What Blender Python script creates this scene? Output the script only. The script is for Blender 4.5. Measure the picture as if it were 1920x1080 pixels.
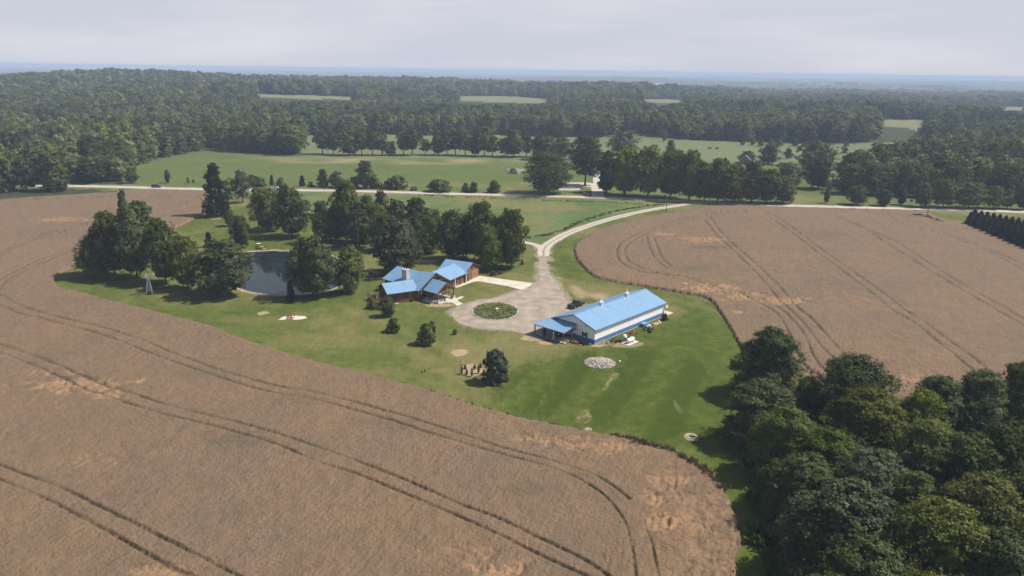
import bpy, bmesh, math, random
import numpy as np
from mathutils import Vector, Matrix
R = math.radians
rng = np.random.default_rng(7)
random.seed(7)
for _o in list(bpy.data.objects): bpy.data.objects.remove(_o)
scene = bpy.context.scene
COL = scene.collection

# ------------------------------------------------------------------ camera
CH, CF, YH, ROLL = 60.0, 1400.0, 132.0, R(0.746)
PITCH = math.atan((540 - YH) / CF)
FW = np.array([0, math.cos(PITCH), -math.sin(PITCH)])
UP = np.array([0, math.sin(PITCH), math.cos(PITCH)])
RT = np.array([1.0, 0, 0])
CR, SR = math.cos(ROLL), math.sin(ROLL)
cx_, cy_ = RT * CR + UP * SR, -RT * SR + UP * CR
cam_d = bpy.data.cameras.new('camera'); cam = bpy.data.objects.new('camera', cam_d); COL.objects.link(cam)
cam.matrix_world = Matrix(((cx_[0], cy_[0], -FW[0], 0), (cx_[1], cy_[1], -FW[1], 0), (cx_[2], cy_[2], -FW[2], CH), (0, 0, 0, 1)))
cam_d.sensor_width = 36; cam_d.lens = CF / 1920 * 36; cam_d.clip_end = 60000; cam_d.clip_start = 0.5
scene.camera = cam

def G(x, y, z=0.0):
    """the point of the place at height z that the photograph shows at (x, y)"""
    u = (x - 960) / CF; v = (540 - y) / CF
    d = FW + cx_ * u + cy_ * v
    t = (z - CH) / d[2]
    return np.array([0, 0, CH]) + d * t
def proj(P):
    P = np.asarray(P, float); d = P - np.array([0, 0, CH])
    z = d @ FW; z = np.where(np.abs(z) < 1e-6, 1e-6, z)
    return 960 + CF * (d @ cx_) / z, 540 - CF * (d @ cy_) / z, z

# ------------------------------------------------------------------ sky, sun, exposure
SUN = Vector((0.985 * math.cos(R(52)), 0.170 * math.cos(R(52)), math.sin(R(52)))).normalized()
w = bpy.data.worlds.new('World'); scene.world = w; w.use_nodes = True
nt = w.node_tree; nt.nodes.clear()
def N(t, typ, **k):
    n = t.nodes.new(typ)
    for a, b in k.items():
        if a == 'inp':
            for i, v in b.items(): n.inputs[i].default_value = v
        else: setattr(n, a, b)
    return n
sky = N(nt, 'ShaderNodeTexSky', sky_type='NISHITA', sun_disc=False, sun_elevation=R(52), sun_rotation=R(80.2), air_density=1.0, dust_density=3.0, ozone_density=1.5, altitude=300)
tc = N(nt, 'ShaderNodeTexCoord'); mp = N(nt, 'ShaderNodeMapping'); mp.inputs['Scale'].default_value = (1.2, 1.2, 9.0)
nz = N(nt, 'ShaderNodeTexNoise', inp={'Scale': 2.2, 'Detail': 6.0, 'Roughness': 0.55})
rp = N(nt, 'ShaderNodeValToRGB'); rp.color_ramp.elements[0].position = 0.42; rp.color_ramp.elements[0].color = (0.495, 0.512, 0.595, 1)
rp.color_ramp.elements[1].position = 0.72; rp.color_ramp.elements[1].color = (0.60, 0.605, 0.655, 1)
bg1 = N(nt, 'ShaderNodeBackground', inp={'Strength': 0.075}); bg2 = N(nt, 'ShaderNodeBackground', inp={'Strength': 1.0})
# thin veil of high haze: thick towards the horizon all round, thinning overhead
sep = N(nt, 'ShaderNodeSeparateXYZ'); mr = N(nt, 'ShaderNodeMapRange', inp={1: 0.06, 2: 0.5, 3: 0.93, 4: 0.05})
mix = N(nt, 'ShaderNodeMixShader'); out = N(nt, 'ShaderNodeOutputWorld')
L = nt.links.new
L(tc.outputs['Generated'], mp.inputs[0]); L(mp.outputs[0], nz.inputs['Vector']); L(nz.outputs[0], rp.inputs[0]); L(rp.outputs[0], bg2.inputs[0])
L(sky.outputs[0], bg1.inputs[0]); L(tc.outputs['Generated'], sep.inputs[0]); L(sep.outputs[2], mr.inputs[0]); L(mr.outputs[0], mix.inputs[0])
L(bg1.outputs[0], mix.inputs[1]); L(bg2.outputs[0], mix.inputs[2]); L(mix.outputs[0], out.inputs[0])
sl = bpy.data.lights.new('sun', 'SUN'); so = bpy.data.objects.new('sun', sl); COL.objects.link(so)
sl.energy = 5.0; sl.angle = R(0.5); sl.color = (1.0, 0.95, 0.87)
so.rotation_euler = SUN.to_track_quat('Z', 'Y').to_euler(); so.location = (0, 0, 200)
scene.view_settings.view_transform = 'Standard'; scene.view_settings.look = 'None'
scene.view_settings.exposure = 0.36; scene.view_settings.gamma = 1; scene.view_settings.use_curve_mapping = False
scene.render.engine = 'CYCLES'
cy = scene.cycles
cy.use_denoising = True; cy.denoiser = 'OPENIMAGEDENOISE'; cy.max_bounces = 6; cy.diffuse_bounces = 3; cy.glossy_bounces = 3
cy.transmission_bounces = 4; cy.volume_bounces = 0; cy.transparent_max_bounces = 4; cy.use_adaptive_sampling = True; cy.adaptive_threshold = 0.02
cy.caustics_reflective = False; cy.caustics_refractive = False

# ------------------------------------------------------------------ materials
def mat(name, base, rough=0.8, metal=0.0, spec=0.3, noise=None, bump=None, attr=None):
    """base colour (or two colours mixed by noise); noise=(scale, detail), bump=(scale, strength, distance)"""
    m = bpy.data.materials.new(name); m.use_nodes = True; t = m.node_tree
    p = t.nodes['Principled BSDF']; p.inputs['Roughness'].default_value = rough; p.inputs['Metallic'].default_value = metal
    p.inputs['Specular IOR Level'].default_value = spec
    if noise is None: p.inputs['Base Color'].default_value = (*base, 1)
    else:
        c1, c2 = base
        tcn = N(t, 'ShaderNodeTexCoord')
        n = N(t, 'ShaderNodeTexNoise', inp={'Scale': noise[0], 'Detail': noise[1]})
        mp_ = N(t, 'ShaderNodeMapping');
        if len(noise) > 2: mp_.inputs['Scale'].default_value = noise[2]
        r = N(t, 'ShaderNodeValToRGB'); r.color_ramp.elements[0].position = 0.35; r.color_ramp.elements[1].position = 0.65
        r.color_ramp.elements[0].color = (*c1, 1); r.color_ramp.elements[1].color = (*c2, 1)
        t.links.new(tcn.outputs['Object'], mp_.inputs[0]); t.links.new(mp_.outputs[0], n.inputs['Vector'])
        t.links.new(n.outputs[0], r.inputs[0]); t.links.new(r.outputs[0], p.inputs['Base Color'])
    if bump:
        tcn = N(t, 'ShaderNodeTexCoord'); n = N(t, 'ShaderNodeTexNoise', inp={'Scale': bump[0], 'Detail': 4.0})
        b = N(t, 'ShaderNodeBump', inp={'Strength': bump[1], 'Distance': bump[2]})
        t.links.new(tcn.outputs['Object'], n.inputs['Vector']); t.links.new(n.outputs[0], b.inputs['Height']); t.links.new(b.outputs[0], p.inputs['Normal'])
    return m

def leaf_mat(name, dark, light, rough=0.55, var=0.25):
    m = bpy.data.materials.new(name); m.use_nodes = True; t = m.node_tree; t.nodes.clear(); K = t.links.new
    a = N(t, 'ShaderNodeAttribute', attribute_name='tone'); oi = N(t, 'ShaderNodeObjectInfo')
    r = N(t, 'ShaderNodeValToRGB'); r.color_ramp.elements[0].color = (*dark, 1); r.color_ramp.elements[1].color = (*light, 1)
    hs = N(t, 'ShaderNodeHueSaturation')
    mh = N(t, 'ShaderNodeMapRange', inp={3: 0.489, 4: 0.510}); mv = N(t, 'ShaderNodeMapRange', inp={3: 1 - var, 4: 1 + var * 1.3}); ms = N(t, 'ShaderNodeMapRange', inp={3: 0.8, 4: 1.1})
    m1 = N(t, 'ShaderNodeMath', operation='MULTIPLY', inp={1: 7.31}); m2 = N(t, 'ShaderNodeMath', operation='FRACT'); m3 = N(t, 'ShaderNodeMath', operation='MULTIPLY', inp={1: 3.77}); m4 = N(t, 'ShaderNodeMath', operation='FRACT')
    K(oi.outputs['Random'], mv.inputs[0]); K(oi.outputs['Random'], m1.inputs[0]); K(m1.outputs[0], m2.inputs[0]); K(m2.outputs[0], mh.inputs[0])
    K(m1.outputs[0], m3.inputs[0]); K(m3.outputs[0], m4.inputs[0]); K(m4.outputs[0], ms.inputs[0])
    K(a.outputs['Fac'], r.inputs[0]); K(r.outputs[0], hs.inputs['Color']); K(mh.outputs[0], hs.inputs['Hue']); K(mv.outputs[0], hs.inputs['Value']); K(ms.outputs[0], hs.inputs['Saturation'])
    d = N(t, 'ShaderNodeBsdfDiffuse'); tr = N(t, 'ShaderNodeBsdfTranslucent'); g = N(t, 'ShaderNodeBsdfGlossy', inp={'Roughness': rough, 'Color': (0.5, 0.55, 0.6, 1)})
    x1 = N(t, 'ShaderNodeMixShader', inp={0: 0.32}); x2 = N(t, 'ShaderNodeMixShader', inp={0: 0.018}); o = N(t, 'ShaderNodeOutputMaterial')
    K(hs.outputs[0], d.inputs[0]); K(hs.outputs[0], tr.inputs[0]); K(d.outputs[0], x1.inputs[1]); K(tr.outputs[0], x1.inputs[2]); K(x1.outputs[0], x2.inputs[1]); K(g.outputs[0], x2.inputs[2]); K(x2.outputs[0], o.inputs[0])
    return m

LEAF = {
 'green': leaf_mat('leaf_green', (0.036, 0.056, 0.010), (0.145, 0.178, 0.029)),
 'light': leaf_mat('leaf_light', (0.072, 0.100, 0.013), (0.235, 0.270, 0.038), var=0.15),
 'grey': leaf_mat('leaf_grey', (0.044, 0.058, 0.020), (0.130, 0.150, 0.052), var=0.15),
 'olive': leaf_mat('leaf_olive', (0.052, 0.062, 0.011), (0.155, 0.165, 0.030), var=0.18),
 'dark': leaf_mat('leaf_dark', (0.026, 0.043, 0.010), (0.108, 0.138, 0.026), var=0.2),
 'conifer': leaf_mat('needles', (0.014, 0.025, 0.008), (0.060, 0.080, 0.022), var=0.2),
 'bluish': leaf_mat('needles_blue', (0.036, 0.052, 0.032), (0.130, 0.155, 0.095), var=0.15),
 'forest': leaf_mat('leaf_forest', (0.046, 0.063, 0.014), (0.160, 0.182, 0.038), var=0.40),
 'forest_dark': leaf_mat('leaf_forest_dark', (0.028, 0.044, 0.013), (0.095, 0.122, 0.030), var=0.35),
 'forest_light': leaf_mat('leaf_forest_light', (0.066, 0.085, 0.018), (0.210, 0.225, 0.050), var=0.30),
 'herb': leaf_mat('herb_leaves', (0.095, 0.125, 0.040), (0.290, 0.330, 0.130), var=0.1),
 'red': leaf_mat('leaf_reddish', (0.060, 0.050, 0.022), (0.120, 0.115, 0.045), var=0.15),
}
BARK = mat('bark', ((0.060, 0.048, 0.036), (0.14, 0.115, 0.09)), 0.95, noise=(3, 5))
DEADWOOD = mat('pale_dead_wood', ((0.30, 0.28, 0.24), (0.48, 0.45, 0.40)), 0.9, noise=(3, 4))

# ------------------------------------------------------------------ mesh helpers
def mesh_np(name, verts, quads, mats, mi=None, tone=None, smooth=False):
    me = bpy.data.meshes.new(name); verts = np.asarray(verts, np.float32); quads = np.asarray(quads, np.int32)
    k = quads.shape[1]
    me.vertices.add(len(verts)); me.vertices.foreach_set('co', verts.ravel())
    me.loops.add(quads.size); me.loops.foreach_set('vertex_index', quads.ravel())
    me.polygons.add(len(quads)); me.polygons.foreach_set('loop_start', np.arange(0, quads.size, k, dtype=np.int32))
    for m in mats: me.materials.append(m)
    if mi is not None: me.polygons.foreach_set('material_index', np.asarray(mi, np.int32))
    if tone is not None:
        at = me.attributes.new('tone', 'FLOAT', 'FACE'); at.data.foreach_set('value', np.asarray(tone, np.float32))
    if smooth: me.polygons.foreach_set('use_smooth', np.ones(len(quads), bool))
    me.update(calc_edges=True); me.validate()
    return me
def tag(o, label=None, cat=None, group=None, kind=None):
    if label: o['label'] = label
    if cat: o['category'] = cat
    if group: o['group'] = group
    if kind: o['kind'] = kind
    return o
def link(name, me, parent=None, loc=None):
    o = bpy.data.objects.new(name, me); COL.objects.link(o)
    if parent: o.parent = parent
    if loc is not None: o.location = loc
    return o
def thing(name, label, cat, loc=(0, 0, 0), rz=0.0, group=None):
    o = bpy.data.objects.new(name, None); COL.objects.link(o); o.location = loc; o.rotation_euler = (0, 0, rz); o.empty_display_size = 0.3
    return tag(o, label, cat, group)
class B:
    """collects boxes, tubes and prisms and links them as one mesh object"""
    def __init__(s): s.bm = bmesh.new(); s.mi = 0
    def box(s, x0, x1, y0, y1, z0, z1, M=None):
        vs = [s.bm.verts.new(c) for c in ((x0, y0, z0), (x1, y0, z0), (x1, y1, z0), (x0, y1, z0), (x0, y0, z1), (x1, y0, z1), (x1, y1, z1), (x0, y1, z1))]
        if M is not None:
            for v in vs: v.co = M @ v.co
        for f in ((0, 3, 2, 1), (4, 5, 6, 7), (0, 1, 5, 4), (1, 2, 6, 5), (2, 3, 7, 6), (3, 0, 4, 7)):
            s.bm.faces.new([vs[i] for i in f]).material_index = s.mi
        return s
    def tube(s, a, b, r0, r1=None, n=8, cap=True):
        a = Vector(a); b = Vector(b); r1 = r0 if r1 is None else r1; d = (b - a)
        q = d.to_track_quat('Z', 'Y'); A = []; C = []
        for i in range(n):
            c, t = math.cos(i * 2 * math.pi / n), math.sin(i * 2 * math.pi / n)
            A.append(s.bm.verts.new(a + q @ Vector((c * r0, t * r0, 0)))); C.append(s.bm.verts.new(b + q @ Vector((c * r1, t * r1, 0))))
        for i in range(n):
            j = (i + 1) % n; f = s.bm.faces.new((A[i], A[j], C[j], C[i])); f.material_index = s.mi; f.smooth = n > 5
        if cap:
            s.bm.faces.new(A[::-1]).material_index = s.mi; s.bm.faces.new(C).material_index = s.mi
        return s
    def path(s, pts, r, n=6):
        for a, b in zip(pts, pts[1:]): s.tube(a, b, r, r, n)
        return s
    def sphere(s, c, rx, ry=None, rz=None, seg=12, rings=8):
        ry = ry or rx; rz = rz or rx
        g = bmesh.ops.create_uvsphere(s.bm, u_segments=seg, v_segments=rings, radius=1, matrix=Matrix.Translation(c) @ Matrix.Diagonal((rx, ry, rz, 1)))
        for v in g['verts']:
            for f in v.link_faces: f.material_index = s.mi; f.smooth = True
        return s
    def prism(s, pts, z0, z1):
        """polygon outline (xy) extruded from z0 to z1"""
        A = [s.bm.verts.new((p[0], p[1], z0)) for p in pts]; C = [s.bm.verts.new((p[0], p[1], z1)) for p in pts]; n = len(pts)
        s.bm.faces.new(A[::-1]).material_index = s.mi; s.bm.faces.new(C).material_index = s.mi
        for i in range(n):
            j = (i + 1) % n; s.bm.faces.new((A[i], A[j], C[j], C[i])).material_index = s.mi
        return s
    def slab(s, P, th):
        """polygon of 3d points given a thickness straight down"""
        A = [s.bm.verts.new(p) for p in P]; C = [s.bm.verts.new((p[0], p[1], p[2] - th)) for p in P]; n = len(P)
        s.bm.faces.new(A).material_index = s.mi; s.bm.faces.new(C[::-1]).material_index = s.mi
        for i in range(n):
            j = (i + 1) % n; s.bm.faces.new((A[j], A[i], C[i], C[j])).material_index = s.mi
        return s
    def profile(s, pts, y0, y1):
        """outline in x,z extruded along y"""
        A = [s.bm.verts.new((p[0], y0, p[1])) for p in pts]; C = [s.bm.verts.new((p[0], y1, p[1])) for p in pts]; n = len(pts)
        s.bm.faces.new(A).material_index = s.mi; s.bm.faces.new(C[::-1]).material_index = s.mi
        for i in range(n):
            j = (i + 1) % n; s.bm.faces.new((A[j], A[i], C[i], C[j])).material_index = s.mi
        return s
    def build(s, name, mats, parent=None, bevel=0.0):
        if bevel > 0:
            bmesh.ops.bevel(s.bm, geom=[e for e in s.bm.edges], offset=bevel, segments=2, affect='EDGES', clamp_overlap=True)
        bmesh.ops.recalc_face_normals(s.bm, faces=s.bm.faces[:])
        me = bpy.data.meshes.new(name); s.bm.to_mesh(me); s.bm.free()
        for m in (mats if isinstance(mats, (list, tuple)) else [mats]): me.materials.append(m)
        return link(name, me, parent)
def copy_tree(o, parent=None):
    c = o.copy(); COL.objects.link(c); c.parent = parent
    for ch in [k for k in o.children]: copy_tree(ch, c)
    return c

def spline(pts, n=6, closed=False):
    P = np.asarray(pts, float); m = len(P); out_ = []
    rngi = range(m) if closed else range(m - 1)
    for i in rngi:
        if closed: p0, p1, p2, p3 = P[(i - 1) % m], P[i], P[(i + 1) % m], P[(i + 2) % m]
        else: p0, p1, p2, p3 = P[max(i - 1, 0)], P[i], P[i + 1], P[min(i + 2, m - 1)]
        for k in range(n):
            t = k / n
            out_.append(0.5 * ((2 * p1) + (-p0 + p2) * t + (2 * p0 - 5 * p1 + 4 * p2 - p3) * t * t + (-p0 + 3 * p1 - 3 * p2 + p3) * t ** 3))
    if not closed: out_.append(P[-1])
    return np.array(out_)
def inside(px, py, poly):
    px = np.asarray(px); py = np.asarray(py); r = np.zeros(px.shape, bool); n = len(poly)
    bb = (px >= poly[:, 0].min()) & (px <= poly[:, 0].max()) & (py >= poly[:, 1].min()) & (py <= poly[:, 1].max())
    X = px[bb]; Y = py[bb]; q = np.zeros(X.shape, bool)
    for i in range(n):
        x1, y1 = poly[i]; x2, y2 = poly[(i + 1) % n]
        if y1 == y2: continue
        c = ((y1 > Y) != (y2 > Y)) & (X < (x2 - x1) * (Y - y1) / (y2 - y1) + x1); q ^= c
    r[bb] = q
    return r
def gpoly(pts, n=5, closed=True):
    """picture outline -> smooth ground outline"""
    return spline([G(x, y)[:2] for x, y in pts], n, closed)
class Waves:
    """smooth pseudo-random field: a sum of plane waves"""
    def __init__(s, seed, wl, k=14, spread=0.5):
        r_ = np.random.default_rng(seed); a = r_.uniform(0, 2 * np.pi, k); f = 2 * np.pi / (wl * np.exp(r_.uniform(-spread, spread, k)))
        s.kx = np.cos(a) * f; s.ky = np.sin(a) * f; s.p = r_.uniform(0, 2 * np.pi, k); s.n = math.sqrt(2.0 / k)
    def __call__(s, x, y):
        o = np.zeros(np.shape(x))
        for a, b, p in zip(s.kx, s.ky, s.p): o += np.sin(a * x + b * y + p)
        return o * s.n
# ------------------------------------------------------------------ terrain
_tw0 = Waves(8, 520, 10, .35)
_tw1, _tw2 = Waves(3, 900, 12), Waves(4, 2600, 10)
# broad rises: (picture column, distance, half width across, half depth, height)
HILLS = [(180, 1750, 420, 500, 14), (-200, 1500, 300, 500, 9), (620, 1900, 350, 420, 8), (1000, 2050, 420, 380, 12), (1430, 1080, 260, 260, 5), (1900, 980, 170, 260, 6),
         (1330, 2350, 420, 420, -5), (1750, 2400, 500, 500, -6)]
def terrain(x, y):
    x = np.asarray(x, float); y = np.asarray(y, float); r = np.hypot(x, y)
    k = np.clip((r - 560) / 700, 0, 1); k = k * k * (3 - 2 * k)
    z = k * (_tw1(x, y) * 2.2 + _tw0(x, y) * 3.2)
    for px, d, wx, wd, h in HILLS:
        a = math.atan((px - 960) / CF * 0.96); hx, hy = d * math.sin(a), d * math.cos(a)
        dx, dy = x - hx, y - hy
        u = dx * math.cos(a) - dy * math.sin(a); v = dx * math.sin(a) + dy * math.cos(a)
        z = z + k * h * np.exp(-(u / wx) ** 2 * 0.5 - (v / wd) ** 2 * 0.5)
    f = np.clip((r - 2600) / 1500, 0, 1); f = f * f * (3 - 2 * f)
    z = z + f * (-22 + _tw2(x, y) * 7)
    h = np.clip((r - 8000) / 4000, 0, 1)
    z = z + h * (3 + 3 * _tw2(y * 0.5, x * 0.5))
    return z

# ------------------------------------------------------------------ outlines read from the photograph, laid on the ground
POND = gpoly([(440, 478), (455, 472), (500, 469), (545, 470), (590, 476), (625, 485), (643, 500), (645, 520), (632, 537), (590, 548), (530, 552), (483, 548), (453, 541), (435, 528), (428, 505)], 6)
W1 = gpoly([(-500, 350), (-200, 350), (0, 352.5), (200, 355), (360, 358), (385, 359), (391, 372), (392, 390), (387, 399), (362, 411), (337, 424), (290, 440), (230, 458), (180, 478), (150, 493),
            (118, 510), (104, 521), (102, 531), (111, 540), (155, 552), (225, 571), (300, 589), (387, 612), (437, 632), (480, 647), (567, 675), (683, 704), (800, 735), (867, 757), (967, 785),
            (1056, 804), (1130, 819), (1199, 832), (1246, 846), (1299, 873), (1331, 893), (1356, 926), (1375, 967), (1385, 1001), (1386, 1030), (1379, 1055), (1376, 1085), (1360, 1140), (1300, 1260), (1150, 1400), (-900, 1400), (-900, 700)], 5)
W2 = gpoly([(1345, 387), (1305, 392), (1268, 398), (1222, 406), (1176, 416), (1129, 430), (1102, 444), (1083, 457), (1078, 470), (1081, 484), (1095, 502), (1111, 516), (1129, 523), (1164, 531), (1204, 537),
            (1245, 543.6), (1291, 551.7), (1319, 557.5), (1338, 568), (1350, 585), (1363, 605), (1380, 634), (1396, 662), (1415, 690), (1450, 722), (1530, 742), (1620, 752), (1750, 752), (1900, 748), (2150, 770), (2500, 800),
            (2500, 620), (2150, 530), (1990, 490), (1922, 467), (1860, 441), (1810, 422), (1762, 409), (1733, 397.5), (1693, 395), (1593, 392), (1460, 389.5)], 5)
ROAD = spline([G(x, y)[:2] for x, y in [(-900, 341), (-500, 340), (-200, 342), (0, 346), (200, 350), (387, 354.8), (627, 357.5), (673, 358.5), (840, 363), (1007, 367.2), (1140, 371), (1273, 377), (1395, 382.8), (1490, 385.8), (1596, 388.7), (1691, 391), (1824, 394.2), (1920, 397.3), (2200, 404), (2700, 418)]], 6)
LANE = spline([G(x, y)[:2] for x, y in [(1019, 480), (1020, 468), (1026, 460), (1035, 453.5), (1057, 441), (1087, 428.7), (1129, 415), (1166, 405), (1213, 394.7), (1260, 387), (1297, 381.7), (1330, 379.6)]], 6)
def ribbon(line, width, w2=None, seed=1, jit=0.12, cols=5):
    r_ = np.random.default_rng(seed); P = np.asarray(line); T = np.gradient(P, axis=0); T /= np.linalg.norm(T, axis=1)[:, None]; Nn = np.stack([-T[:, 1], T[:, 0]], 1)
    V = []; Wd = np.linspace(width, w2 or width, len(P))
    for i, p in enumerate(P):
        for c in range(cols):
            u = c / (cols - 1) - 0.5; j = r_.normal() * jit if c in (0, cols - 1) else 0
            q = p + Nn[i] * (u * Wd[i] + j); V.append((q[0], q[1], 0))
    V = np.array(V); Q = []; 
    for i in range(len(P) - 1):
        for c in range(cols - 1):
            a = i * cols + c; Q.append((a, a + cols, a + cols + 1, a + 1))
    return V, np.array(Q)
def resample(line, step):
    P = np.asarray(line); d = np.r_[0, np.cumsum(np.linalg.norm(np.diff(P, axis=0), axis=1))]
    s = np.arange(0, d[-1], step); return np.stack([np.interp(s, d, P[:, i]) for i in range(P.shape[1])], 1)
def seg_dist(X, Y, line, maxd):
    """distance of points to a polyline, only computed within maxd"""
    D = np.full(X.shape, 1e9); P = np.asarray(line)
    bx = (X > P[:, 0].min() - maxd) & (X < P[:, 0].max() + maxd) & (Y > P[:, 1].min() - maxd) & (Y < P[:, 1].max() + maxd)
    ids = np.nonzero(bx)[0]; x = X[ids]; y = Y[ids]; dd = D[ids]; o = np.argsort(x); xs = x[o]
    for a, b in zip(P[:-1], P[1:]):
        i0 = np.searchsorted(xs, min(a[0], b[0]) - maxd); i1 = np.searchsorted(xs, max(a[0], b[0]) + maxd); k = o[i0:i1]
        if len(k) == 0: continue
        k = k[(y[k] > min(a[1], b[1]) - maxd) & (y[k] < max(a[1], b[1]) + maxd)]
        if len(k) == 0: continue
        v = b - a; l = v @ v + 1e-9; t = np.clip(((x[k] - a[0]) * v[0] + (y[k] - a[1]) * v[1]) / l, 0, 1)
        dd[k] = np.minimum(dd[k], np.hypot(x[k] - a[0] - t * v[0], y[k] - a[1] - t * v[1]))
    D[ids] = dd; return D
def polar(cols_deg, rs):
    A, Rr = np.meshgrid(np.radians(cols_deg), rs); X = (Rr * np.sin(A)).ravel(); Y = (Rr * np.cos(A)).ravel()
    nc, nr = len(cols_deg), len(rs); i, j = np.meshgrid(np.arange(nr - 1), np.arange(nc - 1), indexing='ij'); a = (i * nc + j).ravel()
    return X, Y, np.stack([a, a + 1, a + nc + 1, a + nc], 1), nc, nr
def smooth(a, e0, e1):
    t = np.clip((a - e0) / (e1 - e0), 0, 1); return t * t * (3 - 2 * t)

# ------------------------------------------------------------------ ground: one sheet out to the horizon
dep = lambda y: PITCH + math.atan((y - 540) / CF)
rs = [0.5, 12, 30, 50, 62, 70] + [CH / math.tan(dep(y)) for y in np.arange(1130, 215, -2.0)]
rs += list(np.geomspace(rs[-1] * 1.02, 14500, 130)); rs = sorted(set(rs))
cols = np.r_[np.arange(-180, -44, 6.0), np.linspace(-44, 44, 660), np.arange(50, 181, 6.0)]
X, Y, Q, nc, nr = polar(cols, rs)
Z = terrain(X, Y)
PX, PY, PZ = proj(np.stack([X, Y, Z], 1)); front = (PZ > 1)
wob = Waves(11, 9, 12); wob2 = Waves(12, 45, 12); wob3 = Waves(13, 2.2, 14, 0.3)
n1, n2, n3 = wob(X, Y), wob2(X, Y), wob3(X, Y)
JX, JY = PX + n1 * 2.0 + n3 * 0.8, PY + n1 * 0.6 + n3 * 0.3
def pp(pts, j=True):
    P = spline(pts, 5, True); r = inside(JX if j else PX, JY if j else PY, P) & front; return r
dry = np.zeros(len(X)); dirt = np.zeros(len(X)); wood = np.zeros(len(X)); hay = np.zeros(len(X)); past = np.zeros(len(X)); rich = np.zeros(len(X)); pale = np.zeros(len(X)); rim = np.zeros(len(X))
Rr = np.hypot(X, Y)
# wooded ground: beyond the road except the clearings
wood[(Rr > 400)] = 1
CLEAR = [
 [(228, 349), (236, 322), (250, 312), (300, 297), (345, 288), (385, 279), (430, 282), (500, 288), (600, 290), (800, 293), (1000, 299), (1060, 301), (1140, 300), (1200, 330), (1300, 340), (1420, 345), (1480, 352), (1600, 365), (1950, 380), (2300, 392), (2300, 420), (1300, 385), (900, 370), (230, 360)],
 [(560, 291), (566, 262), (575, 254), (592, 254), (640, 262), (690, 252), (800, 253), (900, 253), (1050, 257), (1180, 258), (1290, 263), (1400, 268), (1560, 271), (1660, 268), (1740, 270), (1790, 276), (1750, 292), (1680, 306), (1640, 330), (1560, 345), (1540, 325), (1480, 312), (1300, 312), (1100, 300), (700, 296)],
]
FAR = [[(472, 175), (520, 177), (600, 179), (668, 182), (670, 188), (600, 186), (520, 183), (476, 180)],
       [(852, 181), (930, 180), (1000, 183), (1034, 187), (1026, 194), (960, 193), (900, 191), (856, 188)],
       [(1640, 226), (1700, 224), (1742, 226), (1742, 238), (1722, 246), (1690, 238), (1650, 236)],
       [(1868, 200), (1930, 201), (1930, 207), (1872, 206)], [(1195, 187), (1250, 186), (1290, 190), (1240, 193)]]
NOSCAT = [(1140, 258), (1300, 262), (1560, 270), (1650, 268), (1655, 300), (1580, 325), (1560, 392), (1140, 385)]
for c in CLEAR + [NOSCAT]: wood[pp(c)] = 0
wood[inside(PX, PY, spline([(-500, 350), (-500, 340), (0, 342.5), (235, 346), (387, 350.5), (387, 358), (0, 352)], 3, True))] = 0
for c in FAR:
    m = pp(c, False) & (Rr > 600); wood[m] = 0; past[m] = 0.9; pale[m] = 0.55
m = pp(CLEAR[1]); past[m] = 1
# big meadow north of the road: mown green with a dry tan band along its far edge
m = pp(CLEAR[0]); hay[m] = 0.45
pale[m] = np.maximum(pale[m], smooth(-np.abs(PY[m] - 301 - (PX[m] - 640) * 0.006), -11, -2) * (0.55 + 0.35 * n2[m]).clip(0, 1) * smooth(PX[m], 300, 620))
# far plain beyond the woods: chequer of pale fields
m = Rr > 2700; ff = (Waves(21, 900, 10)(X * 0.55, Y) > 0.35); wood[m & ff] = 0; past[m & ff] = 1; pale[m & ff] = 0.7
# hay meadow between road and yard
HAY = [(560, 362), (700, 363), (900, 369), (1100, 374), (1250, 379), (1300, 381), (1240, 387), (1150, 405), (1090, 424), (1040, 446), (1012, 457), (985, 452), (950, 440), (880, 420), (700, 400), (570, 392)]
m = pp(HAY); hay[m] = 1
# lawn tones
rich_poly = [(1030, 470), (1080, 450), (1180, 420), (1300, 392), (1345, 388), (1090, 460), (1085, 490), (1130, 530), (1300, 557), (1350, 590), (1400, 665), (1460, 740), (1450, 900), (1420, 1080), (1390, 1080), (1390, 990), (1340, 890), (1240, 840), (1100, 808), (930, 770), (985, 690), (1080, 655), (1250, 600), (1255, 560), (1150, 540), (1060, 510)]
rpg = spline([G(*q)[:2] for q in rich_poly], 5, True); rin = inside(X, Y, rpg); rdd = seg_dist(X, Y, np.vstack([rpg, rpg[:1]]), 9).clip(0, 9) * np.where(rin, 1, -1); rich[:] = smooth(rdd + n1 * 2.5 + n3 * .6, -7, 7)
m_ = pp([(330, 424), (390, 400), (470, 385), (560, 372), (600, 380), (620, 440), (600, 470), (450, 468), (380, 450)]); rich[m_] = np.maximum(rich[m_], .5)
m_ = pp([(104, 525), (160, 495), (300, 530), (440, 560), (560, 565), (680, 556), (560, 585), (420, 610), (230, 570)]); rich[m_] = np.maximum(rich[m_], .5)
def blob(px, py, rx, ry, arr, v=1.0, soft=0.35, op='max', zz=False):
    c = G(px, py); ex = abs(G(px + rx, py)[0] - c[0]); ey = abs(G(px, py - ry)[1] - c[1])
    k = np.nonzero((np.abs(X - c[0]) < ex * 2) & (np.abs(Y - c[1]) < ey * 2))[0]
    d = np.hypot((X[k] - c[0]) / ex, (Y[k] - c[1]) / ey) + n1[k] * 0.06 + n3[k] * 0.05
    arr[k] = np.maximum(arr[k], v * (1 - smooth(d, 1 - soft, 1 + soft)))
dry += (0.34 + 0.30 * n2 + 0.16 * n1).clip(0, 0.9) * (Rr < 420)
dry *= (1 - 0.8 * rich)
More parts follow.
